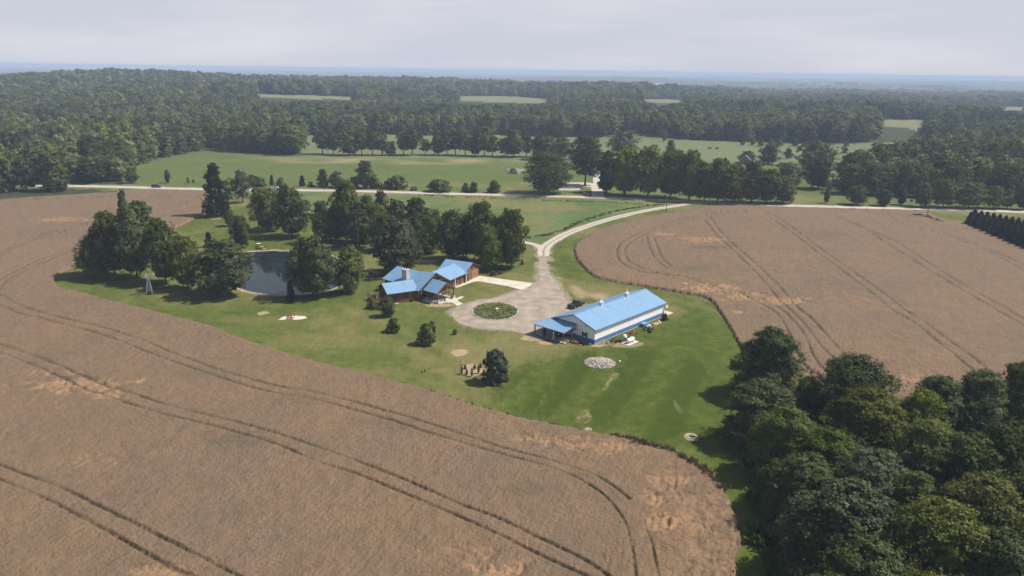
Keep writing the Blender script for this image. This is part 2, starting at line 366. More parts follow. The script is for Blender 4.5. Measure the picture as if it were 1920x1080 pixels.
for a in [(620, 640, 110, 16, .6), (480, 600, 70, 10, .45), (860, 560, 60, 10, .3), (700, 700, 90, 14, .5), (1130, 545, 70, 14, .75), (1095, 535, 50, 10, .6), (900, 720, 50, 12, .5), (830, 695, 28, 5, .8), (940, 515, 30, 8, .6), (970, 480, 30, 14, .5), (800, 490, 35, 7, .5), (150, 540, 40, 7, .3), (1260, 585, 30, 10, .3)]:
    blob(a[0], a[1], a[2], a[3], dry, a[4], 0.5)
for a in [(493, 587, 11, 3.4, 1), (862, 661, 16, 7, 1), (1103, 806, 7.5, 4.5, .9), (1296, 819, 13, 8, 1), (885, 693, 24, 12, .75), (803, 490, 20, 3.2, .8), (976, 468, 9, 6, .35), (1000, 634, 26, 5, .8), (1120, 648, 12, 2.5, .8), (1026, 643, 20, 3.5, .7), (1165, 645, 45, 7, .55), (1130, 680, 30, 12, .35),
          (1540 - 80, 386.5, 12, 1.5, .5), (1604, 375, 12, 3, .4), (800, 645, 17, 4, .5), (736, 620, 11, 3, .5), (745, 561, 30, 3, .6), (825, 572, 30, 4, .7), (880, 575, 14, 4, .6), (404, 408, 18, 3, .7)]:
    blob(*a[:4], dirt, a[4], 0.25)
# gravel bleeding into the grass beside the drive and the lane
GRAV = gpoly([(1010, 462), (1009, 480), (1012, 510), (1011, 526), (998, 532), (977, 543), (942, 555), (900, 563.5), (869, 572), (855, 579), (848, 588), (852, 598), (867, 608), (890, 613), (932, 617.5), (965, 621), (990, 627), (1003, 634), (1030, 628), (1052, 610), (1068, 590), (1066, 570), (1056, 550), (1044, 532), (1034, 518), (1027, 500), (1025, 485), (1027, 470), (1033, 461)], 5)
dg = seg_dist(X, Y, np.vstack([GRAV, GRAV[:1]]), 6); m = (dg < 6)
grv = np.zeros(len(X)); grv[m] = (1 - smooth(dg[m] + n1[m] * 0.5 + n3[m] * .3, 0.1, 2.2)) * 0.75
MUD = gpoly([(1040, 520), (1075, 532), (1120, 545), (1150, 555), (1100, 575), (1060, 590)], 5); mm = inside(X, Y, MUD); dirt[mm] = np.maximum(dirt[mm], (.35 + .3 * n1[mm]).clip(0, .7))
dl = seg_dist(X, Y, LANE, 5); m = dl < 5; grv[m] = np.maximum(grv[m], (1 - smooth(dl[m] + n3[m] * .25, 1.9, 2.9)) * .6)
dr = seg_dist(X, Y, ROAD, 16); m = dr < 16; grv[m] = np.maximum(grv[m], (1 - smooth(dr[m] + n1[m] * .6, 2.6, 5)) * .7); dry[m] = np.maximum(dry[m], (1 - smooth(dr[m] + n1[m], 5, 10)) * .75); wood[m] *= smooth(dr[m], 5, 9)
# faint wheel lines in the lawn
for ln, v in [([(1225, 690), (1250, 720), (1268, 760), (1282, 800), (1292, 850)], .5), ([(1262, 745), (1290, 790), (1318, 840)], .4), ([(1255, 560), (1290, 590), (1300, 620), (1270, 650), (1220, 665)], .35), ([(1240, 625), (1275, 600), (1285, 575)], .35),
              ([(130, 520), (140, 535), (200, 555), (280, 580)], .4), ([(138, 512), (150, 530), (215, 553)], .35), ([(1040, 560), (1070, 545), (1120, 540)], .4), ([(1036, 500), (1032, 480), (1045, 462), (1075, 444)], .4), ([(1205, 690), (1260, 730), (1310, 800)], .3)]:
    d = seg_dist(X, Y, spline([G(*p)[:2] for p in ln], 6), 1.2); m = d < 1.2; pale[m] = np.maximum(pale[m], v * .6 * (1 - smooth(d[m], .2, .8)) * (0.7 + .3 * n1[m]))
for ln, v in (([(1152, 700), (1120, 745), (1085, 792)], .42), ([(1042, 704), (1024, 735), (1000, 778)], .26)):
    d = seg_dist(X, Y, spline([G(*p)[:2] for p in ln], 6), 2.5); m = d < 2.5; q_ = (1 - smooth(d[m] + n1[m] * .4, .1, 1.1)); dry[m] = np.maximum(dry[m], v * q_); dirt[m] = np.maximum(dirt[m], v * q_ * (.5 + .7 * n3[m]).clip(0, 1))
# mower stripes across the lower lawn
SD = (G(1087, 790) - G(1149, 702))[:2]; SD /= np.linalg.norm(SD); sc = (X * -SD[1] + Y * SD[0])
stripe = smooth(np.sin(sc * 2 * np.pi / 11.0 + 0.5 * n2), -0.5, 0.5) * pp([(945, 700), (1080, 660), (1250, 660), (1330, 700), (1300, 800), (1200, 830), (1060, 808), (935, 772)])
# the pond basin and its sandy rim
inp = inside(X, Y, POND); dp = seg_dist(X, Y, np.vstack([POND, POND[:1]]), 9)
Z = np.where(inp, Z - 1.4 * smooth(dp, 0, 4) - 0.25, Z - 0.25 * (1 - smooth(dp, 0, 3)))
m = dp < 9; rim[m] = (1 - smooth(np.where(inp[m], 0, dp[m]) + n3[m] * .15, .5, 1.5)); rim[inp] = 1
me = mesh_np('ground', np.stack([X, Y, Z], 1), Q, [], smooth=True)
def fattr(me, name, arr): a = me.attributes.new(name, 'FLOAT', 'POINT'); a.data.foreach_set('value', np.asarray(arr, np.float32))
def cattr(me, name, *c):
    a = me.attributes.new(name, 'FLOAT_COLOR', 'POINT'); v = np.ones((len(me.vertices), 4), np.float32)
    for i, k in enumerate(c): v[:, i] = k
    a.data.foreach_set('color', v.ravel())
cattr(me, 'zone1', dry, dirt, wood, rich); cattr(me, 'zone2', hay, past, pale, stripe); cattr(me, 'zone3', rim, grv, np.zeros(len(X)))
gm = bpy.data.materials.new('ground_cover'); gm.use_nodes = True; t = gm.node_tree; K = t.links.new; P_ = t.nodes['Principled BSDF']; P_.inputs['Roughness'].default_value = 0.95; P_.inputs['Specular IOR Level'].default_value = 0.08
tcn = N(t, 'ShaderNodeTexCoord')
def noise(scale, detail=4, rough=.6, vec=None, sc=None):
    n = N(t, 'ShaderNodeTexNoise', inp={'Scale': scale, 'Detail': detail, 'Roughness': rough})
    if sc: m_ = N(t, 'ShaderNodeMapping'); m_.inputs['Scale'].default_value = sc; m_.inputs['Rotation'].default_value = (0, 0, 0.6); K(tcn.outputs['Object'], m_.inputs[0]); K(m_.outputs[0], n.inputs['Vector'])
    else: K(tcn.outputs['Object'], n.inputs['Vector'])
    return n.outputs[0]
def mixc(f, a, b):
    n = N(t, 'ShaderNodeMix', data_type='RGBA')
    for i, v in ((6, a), (7, b)):
        if isinstance(v, tuple): n.inputs[i].default_value = (*v, 1)
        else: K(v, n.inputs[i])
    if isinstance(f, float): n.inputs[0].default_value = f
    else: K(f, n.inputs[0])
    return n.outputs[2]
def rng_(v, a, b, c=0.0, d=1.0):
    n = N(t, 'ShaderNodeMapRange', inp={1: a, 2: b, 3: c, 4: d}); K(v, n.inputs[0]); return n.outputs[0]
def mth(op, a, b):
    n = N(t, 'ShaderNodeMath', operation=op)
    for i, v in ((0, a), (1, b)):
        if isinstance(v, (int, float)): n.inputs[i].default_value = v
        else: K(v, n.inputs[i])
    return n.outputs[0]
def attr3(name):
    a = N(t, 'ShaderNodeAttribute', attribute_name=name); s = N(t, 'ShaderNodeSeparateColor'); K(a.outputs['Color'], s.inputs[0]); return s.outputs[0], s.outputs[1], s.outputs[2], a.outputs['Alpha']
z1, z2, z3 = attr3('zone1'), attr3('zone2'), attr3('zone3')
fine = noise(2.6, 5, .75); med = noise(.33, 4, .6); big = noise(.045, 4, .55); streak = noise(1.1, 3, .6, sc=(1, .18, 1))
lawn = mixc(rng_(med, .35, .65), (0.074, 0.094, 0.021), (0.106, 0.122, 0.030))
richc = mixc(rng_(med, .35, .65), (0.049, 0.072, 0.010), (0.078, 0.102, 0.018))
lawn = mixc(z1[3], lawn, richc)
hayc = mixc(rng_(big, .4, .6), (0.082, 0.122, 0.040), (0.112, 0.150, 0.056))
lawn = mixc(z2[0], lawn, hayc)
pastc = mixc(rng_(med, .3, .7), (0.105, 0.135, 0.058), (0.160, 0.175, 0.085))
lawn = mixc(z2[1], lawn, pastc)
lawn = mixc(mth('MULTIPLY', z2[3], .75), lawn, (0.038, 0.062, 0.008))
dryf = rng_(mth('ADD', z1[0], mth('MULTIPLY', mth('SUBTRACT', streak, .5), .9)), .15, .95)
lawn = mixc(dryf, lawn, (0.170, 0.150, 0.062))
lawn = mixc(rng_(mth('ADD', z2[2], mth('MULTIPLY', mth('SUBTRACT', fine, .5), .5)), .25, 1.0), lawn, (0.235, 0.205, 0.115))
lawn = mixc(rng_(mth('ADD', z1[1], mth('MULTIPLY', mth('SUBTRACT', fine, .5), .8)), .25, .75), lawn, mixc(rng_(fine, .3, .7), (0.27, 0.185, 0.115), (0.40, 0.31, 0.21)))
lawn = mixc(rng_(mth('ADD', z3[1], mth('MULTIPLY', mth('SUBTRACT', fine, .5), .9)), .2, .8), lawn, mixc(rng_(fine, .3, .7), (0.20, 0.165, 0.125), (0.31, 0.27, 0.215)))
lawn = mixc(rng_(mth('ADD', z1[2], mth('MULTIPLY', mth('SUBTRACT', med, .5), .5)), .35, .75), lawn, mixc(rng_(med, .35, .6), (0.030, 0.034, 0.018), (0.050, 0.066, 0.026)))
lawn = mixc(rng_(z3[0], .1, .9), lawn, mixc(rng_(fine, .35, .65), (0.22, 0.17, 0.12), (0.42, 0.34, 0.26)))
grain = mixc(rng_(fine, .25, .75), (0.70, 0.72, 0.70), (1.24, 1.22, 1.22)); mo_ = noise(.55, 5, .7); gmo = mixc(rng_(mo_, .3, .7), (0.80, 0.82, 0.80), (1.16, 1.14, 1.14)); mg_ = N(t, 'ShaderNodeMix', data_type='RGBA', blend_type='MULTIPLY'); mg_.inputs[0].default_value = 1; K(grain, mg_.inputs[6]); K(gmo, mg_.inputs[7]); grain = mg_.outputs[2]; mul = N(t, 'ShaderNodeMix', data_type='RGBA', blend_type='MULTIPLY'); mul.inputs[0].default_value = 1; K(lawn, mul.inputs[6]); K(grain, mul.inputs[7])
K(mul.outputs[2], P_.inputs['Base Color'])
bp = N(t, 'ShaderNodeBump', inp={'Strength': .5, 'Distance': .12}); K(fine, bp.inputs['Height']); K(bp.outputs[0], P_.inputs['Normal'])
me.materials.append(gm)
ground = tag(link('ground', me), 'grassy ground running from the yard to the wooded horizon', kind='structure')

# ------------------------------------------------------------------ roads, drive, slabs
GRAVEL = mat('gravel', ((0.235, 0.195, 0.150), (0.34, 0.29, 0.235)), 0.95, noise=(.35, 8), bump=(6, .6, .05), spec=.1)
ROADM = mat('pale_road_gravel', ((0.37, 0.335, 0.285), (0.47, 0.435, 0.385)), 0.95, noise=(.15, 8, (1, 4, 1)), bump=(4, .5, .05), spec=.1)
CONC = mat('concrete', ((0.44, 0.39, 0.325), (0.56, 0.51, 0.435)), 0.9, noise=(.4, 7), spec=.15)
def sheet(name, label, poly, z, m, kind='structure', step=None, jit=0.0, seed=5):
    """flat sheet over an outline; its edge is broken up where it meets grass"""
    P = np.asarray(poly)
    if step:
        P = resample(np.vstack([P, P[:1]]), step); r_ = np.random.default_rng(seed); P = P + r_.normal(size=P.shape) * jit
    bm = bmesh.new(); vs = [bm.verts.new((p[0], p[1], z)) for p in P]; f = bm.faces.new(vs); bmesh.ops.triangulate(bm, faces=[f]); bmesh.ops.recalc_face_normals(bm, faces=bm.faces[:])
    if sum(f.normal.z for f in bm.faces) < 0: bmesh.ops.reverse_faces(bm, faces=bm.faces[:])
    me = bpy.data.meshes.new(name); bm.to_mesh(me); bm.free(); me.materials.append(m)
    return tag(link(name, me), label, kind=kind)
V, Q2 = ribbon(resample(ROAD, 4), 5.6, seed=2, jit=.25); V[:, 2] = 0.04
road = tag(link('county_road', mesh_np('county_road', V, Q2, [ROADM])), 'pale gravel country road running past the farm', kind='structure')
lane_m = bpy.data.materials.new('two_track_lane'); lane_m.use_nodes = True; t = lane_m.node_tree; K = t.links.new; P_ = t.nodes['Principled BSDF']; P_.inputs['Roughness'].default_value = .95
tcn = N(t, 'ShaderNodeTexCoord'); av = N(t, 'ShaderNodeAttribute', attribute_name='across'); fn = noise(1.3, 5, .7)
g_ = rng_(mth('ADD', mth('ABSOLUTE', mth('SUBTRACT', av.outputs['Fac'], .5), 0), mth('MULTIPLY', mth('SUBTRACT', fn, .5), .25)), .02, .13)
K(mixc(g_, (0.185, 0.165, 0.095), mixc(rng_(fn, .3, .7), (0.35, 0.31, 0.25), (0.47, 0.42, 0.35))), P_.inputs['Base Color'])
V, Q2 = ribbon(resample(LANE, 1.5), 3.9, 4.2, seed=3, jit=.12, cols=9); V[:, 2] = 0.028; me = mesh_np('lane', V, Q2, [lane_m]); fattr(me, 'across', np.tile(np.linspace(0, 1, 9), len(V) // 9))
tag(link('lane', me), 'two-track gravel lane with a grassy middle joining road and yard', kind='structure')
sheet('driveway', 'grey-brown gravel driveway with a turning loop round the planted island', GRAV, 0.020, GRAVEL, step=.7, jit=.14)
APRON = [G(x, y)[:2] for x, y in [(878, 516), (893, 516.5), (999, 531), (991, 538), (978, 543.5), (953, 537), (900, 527.5), (889, 528), (853, 541), (849, 537.5), (868, 526)]]
sheet('concrete_apron', 'pale concrete apron from the garage to the gravel drive', APRON, 0.034, CONC)
PATH1 = spline([G(x, y)[:2] for x, y in [(1016, 467), (1007, 460), (996, 457), (985, 454.5), (965, 452), (940, 450)]], 5)
V, Q2 = ribbon(resample(PATH1, 1.2), 2.6, seed=5, jit=.1); V[:, 2] = 0.024; tag(link('side_path', mesh_np('side_path', V, Q2, [ROADM])), 'short pale path leaving the lane behind the trees', kind='structure')
PATH2 = spline([G(x, y)[:2] for x, y in [(575, 397), (585, 399), (597, 403), (612, 409), (630, 414)]], 5)
V, Q2 = ribbon(resample(PATH2, 1.2), 2.2, seed=6, jit=.1); V[:, 2] = 0.024; tag(link('footpath', mesh_np('footpath', V, Q2, [ROADM])), 'pale footpath between the trees above the pond', kind='structure')
PATH3 = spline([G(x, y)[:2] for x, y in [(602, 474), (622, 480), (645, 489), (668, 497), (690, 505), (712, 514)]], 5)
V, Q2 = ribbon(resample(PATH3, 1.0), 1.8, seed=7, jit=.12); V[:, 2] = 0.024; tag(link('pond_path', mesh_np('pond_path', V, Q2, [GRAVEL])), 'grey gravel path along the east side of the pond', kind='structure')
NB = spline([G(x, y)[:2] for x, y in [(1121, 369.5), (1121, 362), (1118, 352), (1121, 343), (1119, 335), (1122, 325), (1128, 316)]], 5)
V, Q2 = ribbon(resample(NB, 2), 6.2, 3.5, seed=8, jit=.2); V[:, 2] = 0.026; tag(link('farm_entrance', mesh_np('farm_entrance', V, Q2, [ROADM])), 'pale entrance drive across the road curving behind the big maples', kind='structure')
NB2 = [G(x, y)[:2] for x, y in [(1048, 352), (1052, 347), (1070, 342), (1095, 341.5), (1115, 343), (1122, 348), (1116, 354), (1088, 356.5), (1050, 356)]]
sheet('yard_pad', 'pale gravel parking patch under the open maple across the road', gpoly([(1048, 352), (1055, 345.5), (1070, 342.5), (1095, 342), (1115, 344), (1120, 349), (1112, 351), (1088, 351), (1086, 356.5), (1048, 356.5)], 3), 0.031, ROADM, step=1.5, jit=.15)
# water
wm = bpy.data.materials.new('pond_water'); wm.use_nodes = True; t = wm.node_tree; K = t.links.new; P_ = t.nodes['Principled BSDF']; P_.inputs['Base Color'].default_value = (0.012, 0.020, 0.020, 1); P_.inputs['Roughness'].default_value = 0.05; P_.inputs['IOR'].default_value = 1.33; P_.inputs['Specular IOR Level'].default_value = .24
tcn = N(t, 'ShaderNodeTexCoord'); wn = noise(1.2, 3, .5, sc=(1, 1, 1)); bpn = N(t, 'ShaderNodeBump', inp={'Strength': .05, 'Distance': .05}); K(wn, bpn.inputs['Height']); K(bpn.outputs[0], P_.inputs['Normal'])
sheet('pond_water', 'still dark pond water reflecting sky and trees', POND, -0.32, wm)
# ------------------------------------------------------------------ ripe wheat: a standing crop 0.75 m tall with tramlines pressed into it
TL = {
 1: [[(-60, 530), (5, 556), (22, 566), (50, 577.5), (87, 589), (137, 601), (187, 612.5), (225, 624), (275, 641), (325, 662.5), (375, 680), (412, 695), (460, 708), (517, 723), (583, 735), (650, 750), (733, 773), (800, 793), (867, 815), (938, 838.5), (1012, 858), (1071, 876), (1110, 890), (1139, 905), (1169, 926), (1180, 936)],
     [(1208, 975), (1212, 994), (1222, 1021), (1228, 1050), (1236, 1085), (1244, 1130)],
     [(-60, 545), (0, 572), (32, 586), (87, 600), (150, 616), (200, 631), (237, 644), (300, 669), (362, 691), (425, 712), (500, 733), (583, 748), (650, 765), (733, 788), (800, 810), (893, 838.5), (967, 859), (1041, 880), (1092, 902), (1130, 927), (1154, 953), (1172, 982), (1181, 1015), (1187, 1042), (1191, 1080), (1194, 1130)],
     [(-80, 622), (0, 646), (30, 655), (87, 676), (137, 696), (165, 708), (210, 726), (255, 740), (300, 756), (362, 772), (425, 787), (450, 793), (533, 818), (600, 840), (683, 870), (767, 903), (850, 940), (938, 973), (1012, 1010), (1086, 1044.5), (1142, 1080), (1200, 1120)],
     [(-80, 640), (0, 662), (50, 680), (100, 700), (120, 709), (165, 730), (210, 745), (262, 764), (325, 781), (400, 799), (450, 813), (517, 833), (600, 867), (667, 888), (733, 915), (800, 943), (883, 978), (967, 1018), (1027, 1047.5), (1098, 1080), (1160, 1115)],
     [(-60, 855), (0, 872.5), (52, 892), (117, 915.5), (182, 947), (253, 983), (312, 1012), (378, 1046), (450, 1083), (520, 1120)],
     [(-60, 880), (0, 900), (52, 921), (109, 947), (161, 975), (224, 1009), (292, 1048), (359, 1080), (420, 1115)],
     [(-80, 495), (0, 475), (21, 461), (58, 448), (94, 436), (129, 428), (156, 419.6), (183, 413), (219, 399), (240, 386), (262, 377), (284, 372), (330, 369.5), (385, 371)],
     [(-80, 500), (0, 478), (24, 465), (60, 452), (96, 440), (135, 430), (160, 422), (187, 415.5), (222, 402), (243, 389)],
     [(-40, 545), (0, 524), (31, 507), (83, 484), (125, 470), (150, 462)], [(-10, 560), (0, 540), (17, 522), (52, 505), (104, 482), (142, 468.5)],
     [(-100, 375), (0, 374), (150, 371), (260, 369.5)], [(276, 371), (290, 367), (305, 363)], [(330, 386), (345, 381), (358, 376)]],
 2: [[(1345, 401), (1290, 408), (1252, 418.6), (1210, 432.5), (1176, 447.5), (1160, 460), (1156, 472), (1159.5, 486), (1171, 497), (1199, 509), (1236, 513.5), (1282, 520.5), (1315, 530), (1350, 538), (1385, 547), (1404, 556)],
     [(1300, 412), (1260, 422), (1208, 439), (1180, 456), (1171, 469.5), (1176, 486), (1190, 496), (1217, 508), (1268, 516), (1310, 524)],
     [(1212, 439), (1217, 462.6), (1231, 488), (1252, 504)], [(1225.5, 444), (1236, 472), (1245, 488), (1259, 500)],
     [(1331, 407), (1349, 432.5), (1379.5, 462.6), (1407, 486), (1442, 518), (1481, 560), (1500, 580), (1526.7, 603), (1560, 640), (1587, 670), (1610, 700)],
     [(1320, 412), (1342, 439.5), (1356, 453), (1377, 472), (1402.6, 497), (1430, 525), (1453.5, 553), (1477, 577), (1507, 607), (1537, 647), (1563, 673), (1585, 700)],
     [(1404, 556), (1432, 572), (1460, 593), (1477, 620), (1493, 657), (1507, 683), (1543, 712), (1580, 728)],
     [(1430, 560), (1453, 572), (1483, 597), (1507, 627), (1523, 663), (1540, 690), (1560, 703), (1590, 715)],
     [(1330, 400), (1400, 397), (1447, 403), (1493, 433), (1547, 473), (1610, 517), (1660, 553), (1697, 582), (1727, 600), (1777, 637), (1827, 673), (1873, 710), (1910, 740)],
     [(1443, 408), (1493, 443), (1537, 477), (1593, 518), (1643, 557), (1673, 582), (1710, 603), (1760, 642), (1803, 677), (1827, 697), (1870, 735)],
     [(1555, 402), (1580, 410), (1643, 437), (1693, 462), (1743, 495), (1810, 537), (1877, 573), (1920, 600), (1990, 645)],
     [(1567, 407), (1627, 433), (1660, 455), (1710, 487), (1777, 528), (1843, 567), (1920, 612), (1990, 660)],
     [(1700, 423), (1753, 432), (1793, 445), (1843, 463), (1920, 497), (2000, 540)], [(1755, 436), (1793, 448), (1860, 475), (1920, 508), (2000, 552)],
     [(1653, 405), (1673, 415), (1700, 423)], [(1663, 398), (1673, 409), (1695, 418)]],
}
# flattened (lodged) places: column, row, half sizes, strength
LODGE = {1: [(150, 722, 110, 16, 1), (205, 742, 50, 10, .9), (95, 702, 70, 8, .6), (1225, 935, 22, 22, 1), (1245, 975, 40, 26, 1), (1260, 905, 60, 22, .75), (1310, 960, 75, 70, .62), (1130, 838, 120, 14, .75), (1010, 822, 40, 10, .8), (1100, 822, 40, 6, .7),
             (935, 1068, 60, 20, 1), (860, 1040, 80, 22, .5), (300, 1072, 60, 14, .8), (115, 411, 60, 6, .8), (190, 862, 90, 22, .35), (480, 915, 60, 18, .35), (1300, 1045, 80, 60, .55), (20, 812, 60, 20, .3)],
         2: [(1248, 439, 28, 3.5, 1), (1320, 449, 55, 6, .9), (1340, 540, 60, 10, 1), (1400, 556, 60, 7, .9), (1460, 563, 70, 8, 1), (1600, 560, 50, 10, .3), (1470, 480, 70, 14, .3), (1700, 717, 60, 16, .6), (1380, 583, 14, 3, 1), (1520, 520, 120, 16, .25), (1180, 425, 60, 6, .3)]}
GREENISH = {1: [(430, 820, 70, 20, .8), (990, 920, 60, 14, .8), (560, 750, 80, 12, .5), (1105, 893, 40, 8, .8), (1150, 925, 12, 22, .6), (100, 1020, 90, 30, .4), (380, 700, 90, 14, .45), (700, 790, 80, 14, .5), (900, 960, 120, 30, .3), (156, 714, 5, 5, 1), (150, 418, 30, 2.5, .9), (372, 370, 14, 2, .7)],
            2: [(1330, 465, 38, 5, 1), (1290, 505, 50, 8, .6), (1122, 507, 14, 5, .9), (1540, 440, 60, 12, .5), (1720, 405, 34, 2.6, 1), (1760, 415, 16, 2, .8), (1560, 530, 80, 10, .5), (1210, 455, 14, 10, .5), (1115, 450, 20, 5, .4), (1620, 545, 40, 8, .5), (1400, 620, 40, 20, .2), (1680, 470, 60, 14, .3)]}
wheat_m = bpy.data.materials.new('ripe_wheat'); wheat_m.use_nodes = True; t = wheat_m.node_tree; K = t.links.new; P_ = t.nodes['Principled BSDF']; P_.inputs['Roughness'].default_value = .9; P_.inputs['Specular IOR Level'].default_value = .12
tcn = N(t, 'ShaderNodeTexCoord'); a1 = attr3('crop')
fine = noise(3.2, 6, .8); clump = noise(.9, 5, .7, sc=(1, .55, 1)); big = noise(.035, 5, .6)
c = mixc(rng_(big, .38, .62), (0.178, 0.121, 0.075), (0.156, 0.112, 0.079))
c = mixc(rng_(mth('ADD', a1[1], mth('MULTIPLY', mth('SUBTRACT', clump, .5), 1.2)), .2, 1.1), c, (0.098, 0.082, 0.050))
c = mixc(rng_(mth('ADD', a1[0], mth('MULTIPLY', mth('SUBTRACT', clump, .5), 1.3)), .3, 1.1), c, (0.330, 0.200, 0.112))
c = mixc(a1[2], c, mixc(rng_(noise(.06, 3, .6), .42, .62), (0.066, 0.047, 0.028), (0.054, 0.070, 0.026)))
mot = noise(.11, 5, .65); c = mixc(rng_(mot, .40, .66, 0, .5), c, (0.196, 0.126, 0.072)); mot2 = noise(.20, 6, .7, sc=(1, .4, 1)); c = mixc(rng_(mot2, .50, .70, 0, .55), c, (0.120, 0.098, 0.066))
drill = N(t, 'ShaderNodeTexWave', inp={'Scale': .9, 'Distortion': 2.5, 'Detail': 2.0}); K(tcn.outputs['Object'], drill.inputs['Vector']); c = mixc(rng_(drill.outputs['Fac'], 0, 1, 0, .16), c, (0.12, 0.088, 0.056))
gr = mixc(rng_(fine, .30, .72), (0.74, 0.73, 0.72), (1.24, 1.23, 1.21)); gr2 = mixc(rng_(clump, .3, .7), (.80, .80, .80), (1.15, 1.15, 1.15))
mul = N(t, 'ShaderNodeMix', data_type='RGBA', blend_type='MULTIPLY'); mul.inputs[0].default_value = 1; K(c, mul.inputs[6]); K(gr, mul.inputs[7])
mul2 = N(t, 'ShaderNodeMix', data_type='RGBA', blend_type='MULTIPLY'); mul2.inputs[0].default_value = 1; K(mul.outputs[2], mul2.inputs[6]); K(gr2, mul2.inputs[7]); K(mul2.outputs[2], P_.inputs['Base Color'])
bp = N(t, 'ShaderNodeBump', inp={'Strength': .6, 'Distance': .2}); K(fine, bp.inputs['Height']); bp2 = N(t, 'ShaderNodeBump', inp={'Strength': .6, 'Distance': .35}); K(clump, bp2.inputs['Height']); K(bp.outputs[0], bp2.inputs['Normal']); K(bp2.outputs[0], P_.inputs['Normal'])

wcols = np.r_[np.linspace(-75, -40, 60)[:-1], np.linspace(-40, 40, 1000), np.linspace(40, 66, 40)[1:]]
wr = np.array(sorted([CH / math.tan(dep(y)) for y in np.r_[np.arange(1120, 344, -1.5), np.arange(1400, 1120, -20.)]]))
X, Y, Q, nc, nr = polar(wcols, wr)
rr = np.random.default_rng(5)
def wheat(which, poly, label):
    sel_b = (X > poly[:, 0].min() - 2) & (X < poly[:, 0].max() + 2) & (Y > poly[:, 1].min() - 2) & (Y < poly[:, 1].max() + 2)
    ed = Waves(31, 1.6, 12, .6)
    xx = X + ed(X, Y) * .10; yy = Y + ed(Y, X) * .10
    ins = np.zeros(len(X), bool); ins[sel_b] = inside(xx[sel_b], yy[sel_b], poly)
    rd = seg_dist(X, Y, ROAD, 7.0); ins &= rd > 5.5
    rdist = np.hypot(X, Y); cell = rdist / 60 * 0.0
    track = np.zeros(len(X)); lod = np.zeros(len(X)); grn = np.zeros(len(X))
    for ln in TL[which]:
        L_ = spline([G(x, y, .5)[:2] for x, y in ln], 8)
        d = seg_dist(X, Y, L_, 1.2); hw = 0.12 + rdist * 0.0005 + .03 * np.sin(X * .13 + Y * .09)
        m = d < 1.2; wv = Waves(int(abs(ln[0][0])) + 3, 1.3, 8)(X[m], Y[m]); wl = Waves(77, 14, 8)(X[m], Y[m])
        track[m] = np.maximum(track[m], (1 - smooth(d[m], hw[m] * .8, hw[m] * 1.9)) * (.86 + .14 * wv) * (.82 + .25 * wl).clip(.4, 1))
    sw = Waves(41, 6, 12, .5)(X, Y); sw2 = Waves(42, 26, 10)(X, Y); sw3 = Waves(43, 1.7, 16, .5)(X, Y); rough = Waves(44, .9, 16, .4)(X, Y)
    for arr, src in ((lod, LODGE[which]), (grn, GREENISH[which])):
        for px, py, rx, ry, v in src:
            cc = G(px, py, .5); ex = abs(G(px + rx, py, .5)[0] - cc[0]); ey = abs(G(px, py - ry, .5)[1] - cc[1])
            k = np.nonzero((np.abs(X - cc[0]) < ex * 2.2) & (np.abs(Y - cc[1]) < ey * 2.2))[0]
            dd = np.hypot((X[k] - cc[0]) / ex, (Y[k] - cc[1]) / ey) + sw[k] * .22 + sw3[k] * .12
            arr[k] = np.maximum(arr[k], v * (1 - smooth(dd, .45, 1.25)))
    # ridged folds inside the lodged crop: leaning sheaves with steep dark lee sides
    fold = Waves(51, 3.4, 10, .35)(X * .45 + sw * .9, Y + sw * .6); fold = 1 - np.abs(fold).clip(0, 1)
    h = 0.64 + sw2 * .03 + sw * .025 + rr.normal(size=len(X)) * .035 + rough * .02 + sw3 * .02
    h = h - lod * (.18 + .34 * fold + .14 * sw3)
    h = h - track * (.46 + .06 * rr.normal(size=len(X)))
    h = np.maximum(h, .10)
    Z = np.where(ins, h, -.05)
    keep = ins[Q].any(1) & (rdist[Q[:, 0]] > 55)
    Qs = Q[keep]; used = np.unique(Qs); remap = np.zeros(len(X), np.int32); remap[used] = np.arange(len(used))
    me = mesh_np('wheat_field', np.stack([X[used], Y[used], Z[used]], 1), remap[Qs], [wheat_m], smooth=True)
    cattr(me, 'crop', lod[used], np.clip(grn[used] * .9 + .12 * sw2[used], 0, 1), np.where(ins, track, 0.0)[used])
    tag(link('wheat_field', me), label, kind='stuff'); return len(used)
n_a = wheat(1, W1, 'ripe brown wheat sweeping round the left and front of the yard')
n_b = wheat(2, W2, 'ripe brown wheat on the rounded field right of the barn')

# taller dark weeds standing along the wheat edge by the wood
def tufts(name, label, pts, h, wdt, n, seed, m, spread=.6, zb=0.0, up=1.0, per=16, par=None):
    r_ = np.random.default_rng(seed); L_ = np.array([G(x, y)[:2] for x, y in pts]); L_ = resample(spline(L_, 6), .3); V = []; Qq = []; T = []
    for i in range(n):
        p = L_[r_.integers(len(L_))] + r_.normal(size=2) * spread; hh = h * r_.uniform(.5, 1.3)
        for j in range(per):
            a = r_.uniform(0, 6.28); s = r_.uniform(.05, .16) * wdt; q = np.array([p[0] + r_.normal() * .2 * wdt, p[1] + r_.normal() * .2 * wdt, zb]); tp = q + np.array([r_.normal() * .25 * wdt, r_.normal() * .25 * wdt, hh * r_.uniform(.5, 1) * up])
            d = np.array([math.cos(a) * s, math.sin(a) * s, 0]); k = len(V); V += [q - d, q + d, tp + d * .5, tp - d * .5]; Qq.append((k, k + 1, k + 2, k + 3)); T.append(r_.uniform())
    o = link(name, mesh_np(name, V, Qq, [m], tone=T), par)
    return tag(o, label, kind='stuff')
WEED = leaf_mat('rusty_weeds', (0.090, 0.066, 0.034), (0.20, 0.145, 0.075)); GRASSY = leaf_mat('rank_grass', (0.050, 0.080, 0.022), (0.11, 0.145, 0.045))
